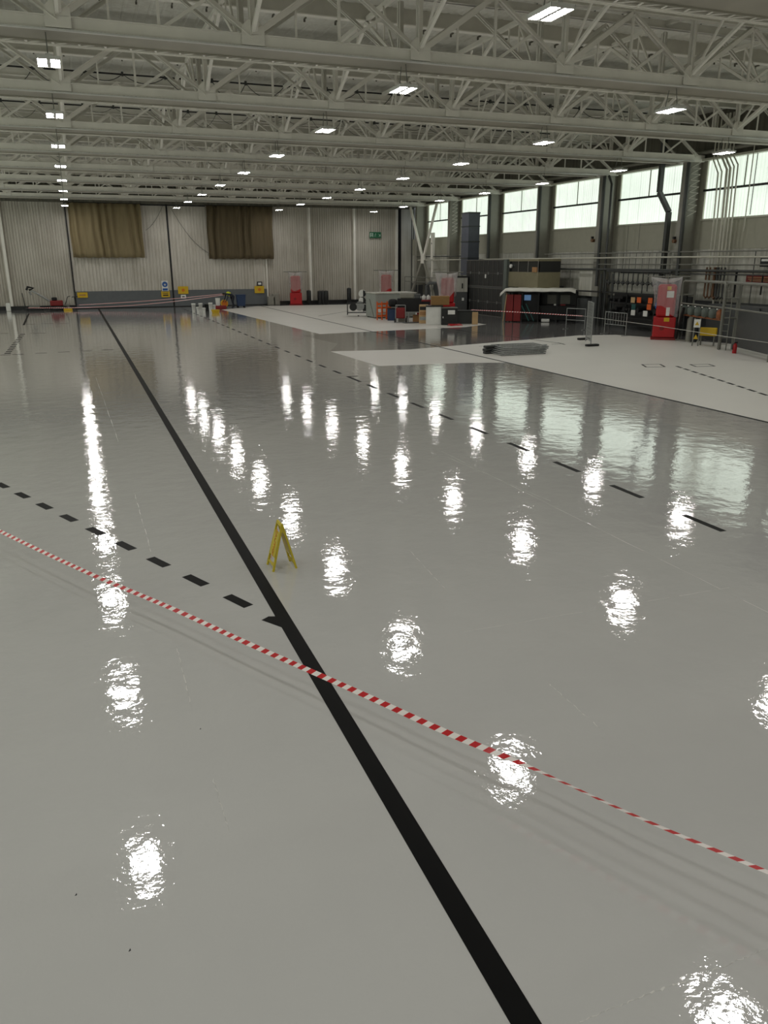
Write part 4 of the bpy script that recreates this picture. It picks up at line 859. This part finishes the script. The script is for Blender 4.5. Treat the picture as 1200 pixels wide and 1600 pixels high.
MB().box(-.3, -.26, -.08, .08, -.42, 0).box(.26, .3, -.08, .08, -.42, 0).build('leg', 'railgrey', t)
t, L2 = cage(1124, 546, 1200, 566, 2.72, .6, 'grey tubular frame with dark screen panels at right edge')
MB().box(.25, L2-.1, .5, .55, .15, 1.66).build('screen_panel', 'wallgrey', t)
t = thing('grey_cupboard', 'long dark grey cupboard with sloped black lever behind the right frames', 'cupboard', (28.0, 26.0, 0)); MB().box(0, .6, -2.6, 4.4, 0, 1.66).build('body', 'wallgrey', t, bevel=.02)
for y in (-1.2, .6, 2.4): MB().box(-.01, 0, y, y+.02, .1, 1.6).build('door_seam', 'dark', t)
MB().bar((-.04, 1.2, 1.6), (-.04, .9, .5), .04, .04).build('lever', 'black', t)
t = thing('ladder_rack', 'narrow grey ladder rack between the two tubular frames', 'ladder', (F(1121, 547).x+.15, F(1121, 547).y-.1, 0), math.radians(-55))
for x in (-.14, .14): MB().tube([(x, 0, 0), (x, 0, 2.5)], .025, 6).build('rail', 'railgrey', t)
m_ = MB()
for i in range(9): MB().tube([(-.14, 0, .25+i*.27), (.14, 0, .25+i*.27)], .014, 6).build('rung', 'railgrey', t)
for i, (py) in enumerate(range(3)):
    pass
# fire extinguisher lying/standing on the floor
a = F(1147, 552); t = thing('fire_extinguisher', 'small red fire extinguisher standing alone on the pale floor', 'fire extinguisher', (a.x, a.y, 0)); MB().lathe([(.075, 0), (.085, .02), (.085, .3), (.05, .37), (.03, .4)], n=18).build('cylinder', 'red', t)
MB().box(-.02, .1, -.02, .02, .4, .45).box(-.02, .02, -.02, .02, .38, .45).build('valve', 'dark', t); MB().tube([(-.03, 0, .42), (-.13, 0, .36), (-.12, 0, .15)], .015, 6).build('hose', 'black', t)
a = F(1198, 545); tag(MB().box(a.x, a.x+.4, a.y-.3, a.y, 0, .38).build('white_tub', 'white', bevel=.04), 'white tub cut by the right edge of the photo', 'tub')
# ------------------------------------------------------------------ foreground striped tape
def striped(points, width, period, name, label, twist=None, z_is=None):
    t = thing(name, label, 'barrier tape')
    P = [Vector(p) for p in points]
    # resample
    seg = []; tot = 0; acc = [0]
    for a, b in zip(P[:-1], P[1:]): tot += (b-a).length; acc.append(tot)
    def at(s):
        s = min(max(s, 0), tot-1e-6)
        for i in range(len(P)-1):
            if acc[i+1] >= s:
                u = (s-acc[i])/(acc[i+1]-acc[i]); p0 = P[max(i-1, 0)]; p1 = P[i]; p2 = P[i+1]; p3 = P[min(i+2, len(P)-1)]
                return .5*((2*p1)+(p2-p0)*u+(2*p0-5*p1+4*p2-p3)*u*u+(3*p1-p0-3*p2+p3)*u**3)
    step = period/4; n = int(tot/step); vs = []; 
    for i in range(n+1):
        s = i*step; p = at(s); d = (at(s+.02)-at(s-.02)).normalized(); side = Vector((-d.y, d.x, 0)).normalized(); ang = twist(s/tot) if twist else .8
        w = (side*math.cos(ang)+Vector((0, 0, 1))*math.sin(ang))*width/2; sh = d*width*.35
        vs += [p-w-sh, p+w+sh]
    m_ = MB(); m_.use('tape_red'); m_.use('tape_white'); m_.add(vs, [(2*i, 2*i+2, 2*i+3, 2*i+1) for i in range(n)], True); m_.m = [0 if i % 4 < 2 else 1 for i in range(n)]
    m_.build('tape_strip', None, t)
    return t
TP = [(-90, 784), (0, 830), (133, 893), (267, 950), (380, 1002), (484, 1048), (572, 1087), (697, 1144), (833, 1201), (1000, 1278), (1200, 1363), (1330, 1420)]
def hz(x): return .26+.05*((x-500)/700)**2
def tw(u): return .95+(.55*math.exp(-((u-.73)/.06)**2)*-1.2 if True else 0)
pts = [F(x, y, hz(x)) for x, y in TP]
striped(pts, .045, .12, 'barrier_tape', 'red and white striped barrier tape strung low across the foreground floor', lambda u: .7-1.1/(1+math.exp(-(u-.822)/.009))+.24*min(max((u-.87)/.08, 0), 1))
# distant tapes
def low(a, b, za, zb, n=8, sag=.0): 
    A = F(*a, za) if za is not None else a; B = F(*b, zb) if zb is not None else b
    return [A.lerp(B, i/n)-Vector((0, 0, sag*4*(i/n)*(1-i/n))) for i in range(n+1)]
A = Vector((.2, 69.6, .35)); B = Vector((12.0, 68.5, 1.1))
striped([A.lerp(B, i/6)-Vector((0, 0, .1*math.sin(PI*i/6))) for i in range(7)], .05, .14, 'barrier_tape', 'distant striped tape rising along the grey door panels, upper strand')
A = Vector((-3.5, 68.6, .25)); B = Vector((12.0, 68.0, 1.05))
striped([A.lerp(B, i/6)-Vector((0, 0, .35*math.sin(PI*i/6))) for i in range(7)], .05, .14, 'barrier_tape', 'distant striped tape sagging low before the hangar doors, lower strand')
A = Vector((21.9, 43.2, .95)); B = WX(1200, 540, 24.9)
mid = F(915, 515, .78); mid = Vector((26.0, 37.6, .72))
striped([Vector((21.9, 43.0, .86)), Vector((23.9, 40.7, .8)), mid], .05, .14, 'barrier_tape', 'striped tape from the charcoal chest past the covered bench')
pipe('rope', 'thin white rope strung past the wrapped red tank to the right edge', [mid, Vector((25.5, 30.7, .68)), Vector((24.9, 26.0, .62)), Vector((24.2, 21.5, .62))], .012, 'rope', 'rope', 5)
# ------------------------------------------------------------------ wet floor sign
A1, A2 = F(418, 882), F(427, 893); B1, B2 = F(454, 876), F(462, 888)
c = (A1+A2+B1+B2)/4; ax = ((B1+B2)-(A1+A2)); sp = ax.length/2; rz = math.atan2(ax.y, ax.x)
t = thing('floor_sign', 'yellow folding A-frame caution sign beside the long black line', 'floor sign', (c.x, c.y, 0), rz)
hs = .57; hw = .145; hsp = sp/2
def apanel(sgn):
    m_ = MB(); top = Vector((0, 0, hs)); bot = Vector((sgn*hsp, 0, 0)); d = bot-top; nrm = Vector((d.z, 0, -d.x)).normalized()*-sgn
    def q(u, v): return top+d*v+Vector((0, u, 0))
    T = Vector((nrm.x, 0, nrm.z))*.012
    def slab(pts): 
        a = [q(*p_)+T for p_ in pts]; b = [q(*p_)-T for p_ in pts]; n = len(pts)
        m_.add(a+b, [tuple(range(n)), tuple(range(2*n-1, n-1, -1))]+[(i, n+i, n+(i+1) % n, (i+1) % n) for i in range(n)])
    w0, w1 = hw*.72, hw
    slab([(-w0, 0), (-w0+.02, 0), (-w1+.03, 1), (-w1, 1)]); slab([(w0-.02, 0), (w0, 0), (w1, 1), (w1-.03, 1)])
    slab([(-w0, 0), (w0, 0), (w0+.0, .05), (-w0-.0, .05)]); slab([(-hw*.76, .2), (hw*.76, .2), (hw*.92, .72), (-hw*.92, .72)])
    slab([(-hw*.95, .86), (hw*.95, .86), (hw*.97, .9), (-hw*.97, .9)])
    return m_, top, d, nrm
for sgn in (-1, 1):
    m_, top, d, nrm = apanel(sgn); pn = m_.build('sign_panel', 'signyellow', t)
    # lettering down the outer face
    zax = Vector((sgn*abs(nrm.x), 0, abs(nrm.z))); xax = d.normalized(); yax = zax.cross(xax)
    mw = Matrix((xax, yax, zax)).transposed().to_4x4(); mw.translation = top+d*.46+zax*.0155
    text_mesh('lettering', 'CAUTION', .085, 'orangeink', mw, pn)
MB().tube([(0, -.1, hs), (0, .1, hs)], .012, 8).build('hinge', 'signyellow', t)
# ------------------------------------------------------------------ far left floor machine and scraps
p = F(86, 483.5)
t = thing('floor_grinder', 'long handled floor machine with red engine by the far doors', 'machine', (p.x, 69.3, 0)); t.scale = (1.35, 1.35, 1.2)
MB().lathe([(.42, .02), (.45, .06), (.45, .22), (.3, .28)], (.15, 0, 0), 20).build('grinding_head', 'dark', t)
MB().box(-.2, .5, -.25, .25, .28, .62).build('engine', 'darkred', t, bevel=.05); MB().box(-.1, .2, -.18, .18, .62, .82).build('fuel_tank', 'black', t, bevel=.05)
MB().tube([(-.1, 0, .5), (-.8, 0, 1.05), (-1.1, 0, 1.25), (-1.25, 0, 1.15), (-1.15, 0, 1.0)], .06, 8).build('handle', 'galv', t); MB().tube([(-1.25, 0, 1.3), (-1.0, 0, 1.42), (-1.3, 0, 1.5), (-1.38, 0, 1.3)], .07, 8).build('grip', 'black', t)
for x in (.6,): MB().tube([(x, -.3, .14), (x, -.22, .14)], .14, 14).build('wheel', 'black', t); MB().tube([(x, .22, .14), (x, .3, .14)], .14, 14).build('wheel', 'black', t)
p = F(66, 484); t = thing('flat_trolley', 'low dark flat trolley with upright handle left of the floor machine', 'trolley', (p.x-.4, 69.2, 0)); MB().box(-.8, .7, -.3, .3, .12, .2).build('deck', 'dark', t)
MB().box(-.5, .3, -.2, .2, .2, .42).build('load', 'railgrey', t, bevel=.04); MB().tube([(-.75, 0, .2), (-.85, 0, 1.35)], .03, 6).build('handle', 'dark', t)
for x in (-.6, .5): MB().tube([(x, -.25, .07), (x, .25, .07)], .07, 10).build('castor', 'black', t)
p = F(103, 483); t = thing('floor_scraper', 'small dark hand machine right of the floor grinder', 'machine', (p.x+.0, 69.5, 0)); MB().box(-.3, .3, -.2, .2, .04, .4).build('body', 'railgrey', t, bevel=.05); MB().tube([(0, 0, .4), (.25, 0, 1.0), (.45, 0, 1.05)], .03, 6).build('handle', 'dark', t); MB().box(-.32, .0, -.22, .22, 0, .06).build('skid', 'dark', t)
p = F(113, 482); t = thing('tripod_stand', 'slim dark stand with crossbar at the left door edge', 'stand', (.0, 69.4, 0)); MB().tube([(0, 0, 0), (-.05, 0, 1.0)], .03, 6).build('pole', 'dark', t); MB().tube([(-.25, 0, .98), (.2, 0, 1.02)], .03, 6).build('crossbar', 'dark', t); MB().box(-.15, .15, -.15, .15, 0, .03).build('foot', 'dark', t)
p = F(106, 485); tag(MB().box(p.x-.3, p.x+.35, p.y-.1, p.y+.1, 0, .14).build('yellow_crate', 'yellow', bevel=.03), 'small yellow tub on floor by the far left machine', 'tub')
p = F(17, 484); tag(MB().box(p.x-.16, p.x+.16, 69.0, 69.3, 0, .62).build('white_canister', 'white', bevel=.05), 'white upright container at the far left door base', 'container')
# ------------------------------------------------------------------ worker's corner: buckets, bins, vacuum
def bucket(px, py, label, s=1.0, mt='white', dz=0):
    p = F(px, py); t = thing('paint_bucket', label, 'bucket', (p.x, p.y, dz)); q_ = s**.3; MB().lathe([(.11*q_, 0), (.13*q_, .34*s), (.14*q_, .34*s), (.14*q_, .37*s)], n=16).build('pail', mt, t); MB().lathe([(.145*q_, .37*s), (.145*q_, .4*s), (.13*q_, .405*s)], n=16).build('lid', mt, t)
    MB().tube([(.14*q_*math.cos(a), -.02, .34*s-.13*s*math.sin(a)) for a in [PI*i/8 for i in range(9)]], .006, 5).build('handle', 'galv', t); return t
bl = [(303, 487, 1.5, 'white paint bucket at the left end of the far group'), (309.5, 487.3, .9, 'small white bucket second from left in the far group'), (314, 486.4, 1.5, 'tall white bucket third from left in the far group'), (319, 488, .8, 'small white bucket just right of the third bucket'), (329.5, 486.6, 1.6, 'tall white bucket right of the black bin'), (334.5, 486.3, 1.2, 'white bucket next to the orange tub')]
for px, py, s, lab in bl: bucket(px, py, lab, s)
p = F(341, 483); t = thing('paint_bucket', 'white bucket stacked upper right among the far buckets', 'bucket', (p.x, p.y, .0)); MB().lathe([(.15, 0), (.19, .82), (.2, .86)], n=16).build('pail', 'white', t)
p = F(324, 486); t = thing('black_bin', 'short black bin among the white buckets', 'bin', (p.x, p.y, 0)); MB().lathe([(.19, 0), (.22, .5), (.23, .52)], n=16).build('tub', 'black', t)
p = F(337, 489); t = thing('mixing_tub', 'orange yellow tub on floor in front of the buckets', 'tub', (p.x, p.y, 0)); MB().lathe([(.26, 0), (.32, .22), (.34, .24)], n=18).build('tub', 'yellow', t)
p = F(351, 481); t = thing('yellow_fan', 'round yellow fan standing beside the bending worker', 'fan', (p.x, p.y, 0)); MB().tube([(0, -.1, .36), (0, .1, .36)], .3, 20).build('shroud', 'yellow', t); MB().tube([(0, -.13, .36), (0, -.1, .36)], .24, 20).build('grille', 'orangeink', t); MB().box(-.2, .2, -.14, .14, 0, .05).build('foot', 'dark', t)
tag(MB().box(F(344, 483).x-.5, F(344, 483).x+.5, F(344, 483).y-.2, F(344, 483).y+.3, 0, .28).build('tool_case', 'darkred', bevel=.05), 'dark red tool case left of the yellow fan', 'tool case')
p = F(377, 481); t = thing('wheeled_bin', 'dark blue wheeled waste bin right of the bending worker', 'bin', (p.x, p.y, 0))
MB().add([(-.3, -.25, .15), (.3, -.25, .15), (.3, .25, .15), (-.3, .25, .15), (-.36, -.32, 1.0), (.36, -.32, 1.0), (.36, .32, 1.0), (-.36, .32, 1.0)], [(0, 3, 2, 1), (4, 5, 6, 7), (0, 1, 5, 4), (1, 2, 6, 5), (2, 3, 7, 6), (3, 0, 4, 7)]).build('body', 'blue', t, bevel=.03); MB().box(-.38, .38, -.34, .36, 1.0, 1.07).build('lid', 'blue', t, bevel=.02)
for x in (-.26, .26): MB().tube([(x-.05, .2, .1), (x+.05, .2, .1)], .1, 12).build('wheel', 'black', t); MB().tube([(x-.03, -.2, .07), (x+.03, -.2, .07)], .075, 12).build('wheel', 'black', t)
# worker: one continuous skinned figure, bending to the left
p = F(362.5, 481); wk = thing('person', 'worker in dark clothes and yellow hi-vis top bending over tools', 'person', (p.x, p.y, 0), math.radians(15))
def skinned(name, verts, edges, radii, mt, parent, root=0, sub=2):
    me = bpy.data.meshes.new(name); me.from_pydata(verts, edges, []); me.materials.append(M[mt]); o = bpy.data.objects.new(name, me); C.objects.link(o); o.parent = parent
    sk = o.modifiers.new('skin', 'SKIN'); sk.use_smooth_shade = True
    lay = me.skin_vertices[0] if me.skin_vertices else None
    return o
def add_skin(name, chain, mt, parent, root='pelvis', sub=2):
    keys = list(chain['v']); idx = {k: i for i, k in enumerate(keys)}
    me = bpy.data.meshes.new(name); me.from_pydata([chain['v'][k][0] for k in keys], [(idx[a], idx[b]) for a, b in chain['e']], [])
    o = bpy.data.objects.new(name, me); C.objects.link(o); o.parent = parent; me.materials.append(M[mt])
    bpy.context.view_layer.objects.active = o; o.select_set(True)
    o.modifiers.new('skin', 'SKIN').use_smooth_shade = True
    if not me.skin_vertices: bpy.ops.mesh.customdata_skin_add()
    for k in keys:
        sv = me.skin_vertices[0].data[idx[k]]; r = chain['v'][k][1]; sv.radius = r if isinstance(r, tuple) else (r, r); sv.use_root = (k == root)
    o.modifiers.new('sub', 'SUBSURF').levels = sub; o.modifiers['sub'].render_levels = sub; o.select_set(False)
    return o
V = dict(pelvis=((.12, 0, .93), .18), waist=((-.05, 0, 1.05), .16), chest=((-.3, 0, 1.14), .16), neck=((-.47, 0, 1.13), .055), head0=((-.56, 0, 1.13), .085), head1=((-.65, 0, 1.1), .1), head2=((-.73, 0, 1.06), .07),
         hipl=((.12, -.11, .88), .13), kneel=((.02, -.16, .5), .09), ankl=((.08, -.17, .09), .07), toel=((-.08, -.18, .045), .04),
         hipr=((.12, .11, .88), .13), kneer=((.14, .16, .5), .09), ankr=((.28, .17, .09), .07), toer=((.04, .18, .045), .04),
         shl=((-.38, -.19, 1.1), .065), ell=((-.42, -.22, .82), .045), wrl=((-.55, -.18, .6), .03), pal=((-.59, -.17, .53), .035),
         shr=((-.38, .19, 1.1), .065), elr=((-.46, .22, .83), .045), wrr=((-.6, .16, .62), .03), par=((-.64, .14, .55), .035))
E = [('pelvis', 'waist'), ('waist', 'chest'), ('chest', 'neck'), ('neck', 'head0'), ('head0', 'head1'), ('head1', 'head2')]
for s in 'lr':
    E += [('pelvis', 'hip'+s), ('hip'+s, 'knee'+s), ('knee'+s, 'ank'+s), ('ank'+s, 'toe'+s), ('chest', 'sh'+s), ('sh'+s, 'el'+s), ('el'+s, 'wr'+s), ('wr'+s, 'pa'+s)]
    px_, py_, pz_ = V['pa'+s][0]
    for j in range(5):
        k1, k2 = 'f%s%da' % (s, j), 'f%s%db' % (s, j); oy = (j-2)*.018; ln = (.04, .055, .06, .055, .045)[j]
        if j == 0: V[k1] = ((px_-.03, py_-.035, pz_+.01), .01); V[k2] = ((px_-.05, py_-.04, pz_-.02), .008)
        else: V[k1] = ((px_-.02, py_+oy, pz_-ln), .01); V[k2] = ((px_-.0, py_+oy, pz_-ln-.03), .008)
        E += [('pa'+s, k1), (k1, k2)]
body = add_skin('body', dict(v=V, e=E), 'trouser', wk)
ves = add_skin('hi_vis_vest', dict(v=dict(pelvis=((-.02, 0, 1.04), .19), chest=((-.3, 0, 1.14), .22), neck=((-.44, 0, 1.13), .12)), e=[('pelvis', 'chest'), ('chest', 'neck')]), 'hivis', wk)
hd = MB().lathe([(.01, -.12), (.06, -.11), (.085, -.05), (.095, .0), (.09, .06), (.06, .1), (.01, .115)], n=16).build('head_skin', 'skin', wk); hd.location = (-.67, 0, 1.09); hd.rotation_euler = (0, math.radians(-115), 0)
hr = MB().lathe([(.1, -.02), (.106, .03), (.09, .08), (.05, .12), (.01, .128)], n=16).build('hair', 'hair', wk); hr.location = (-.66, 0, 1.1); hr.rotation_euler = (0, math.radians(-70), 0)
# ------------------------------------------------------------------ light, world, view
w = bpy.data.worlds.new('world'); bpy.context.scene.world = w; w.use_nodes = True
w.node_tree.nodes['Background'].inputs[0].default_value = (.62, .68, .72, 1); w.node_tree.nodes['Background'].inputs[1].default_value = .6
vs = bpy.context.scene.view_settings; vs.view_transform = 'Standard'; vs.look = 'None'; vs.gamma = 1; vs.use_curve_mapping = False; vs.exposure = -.32
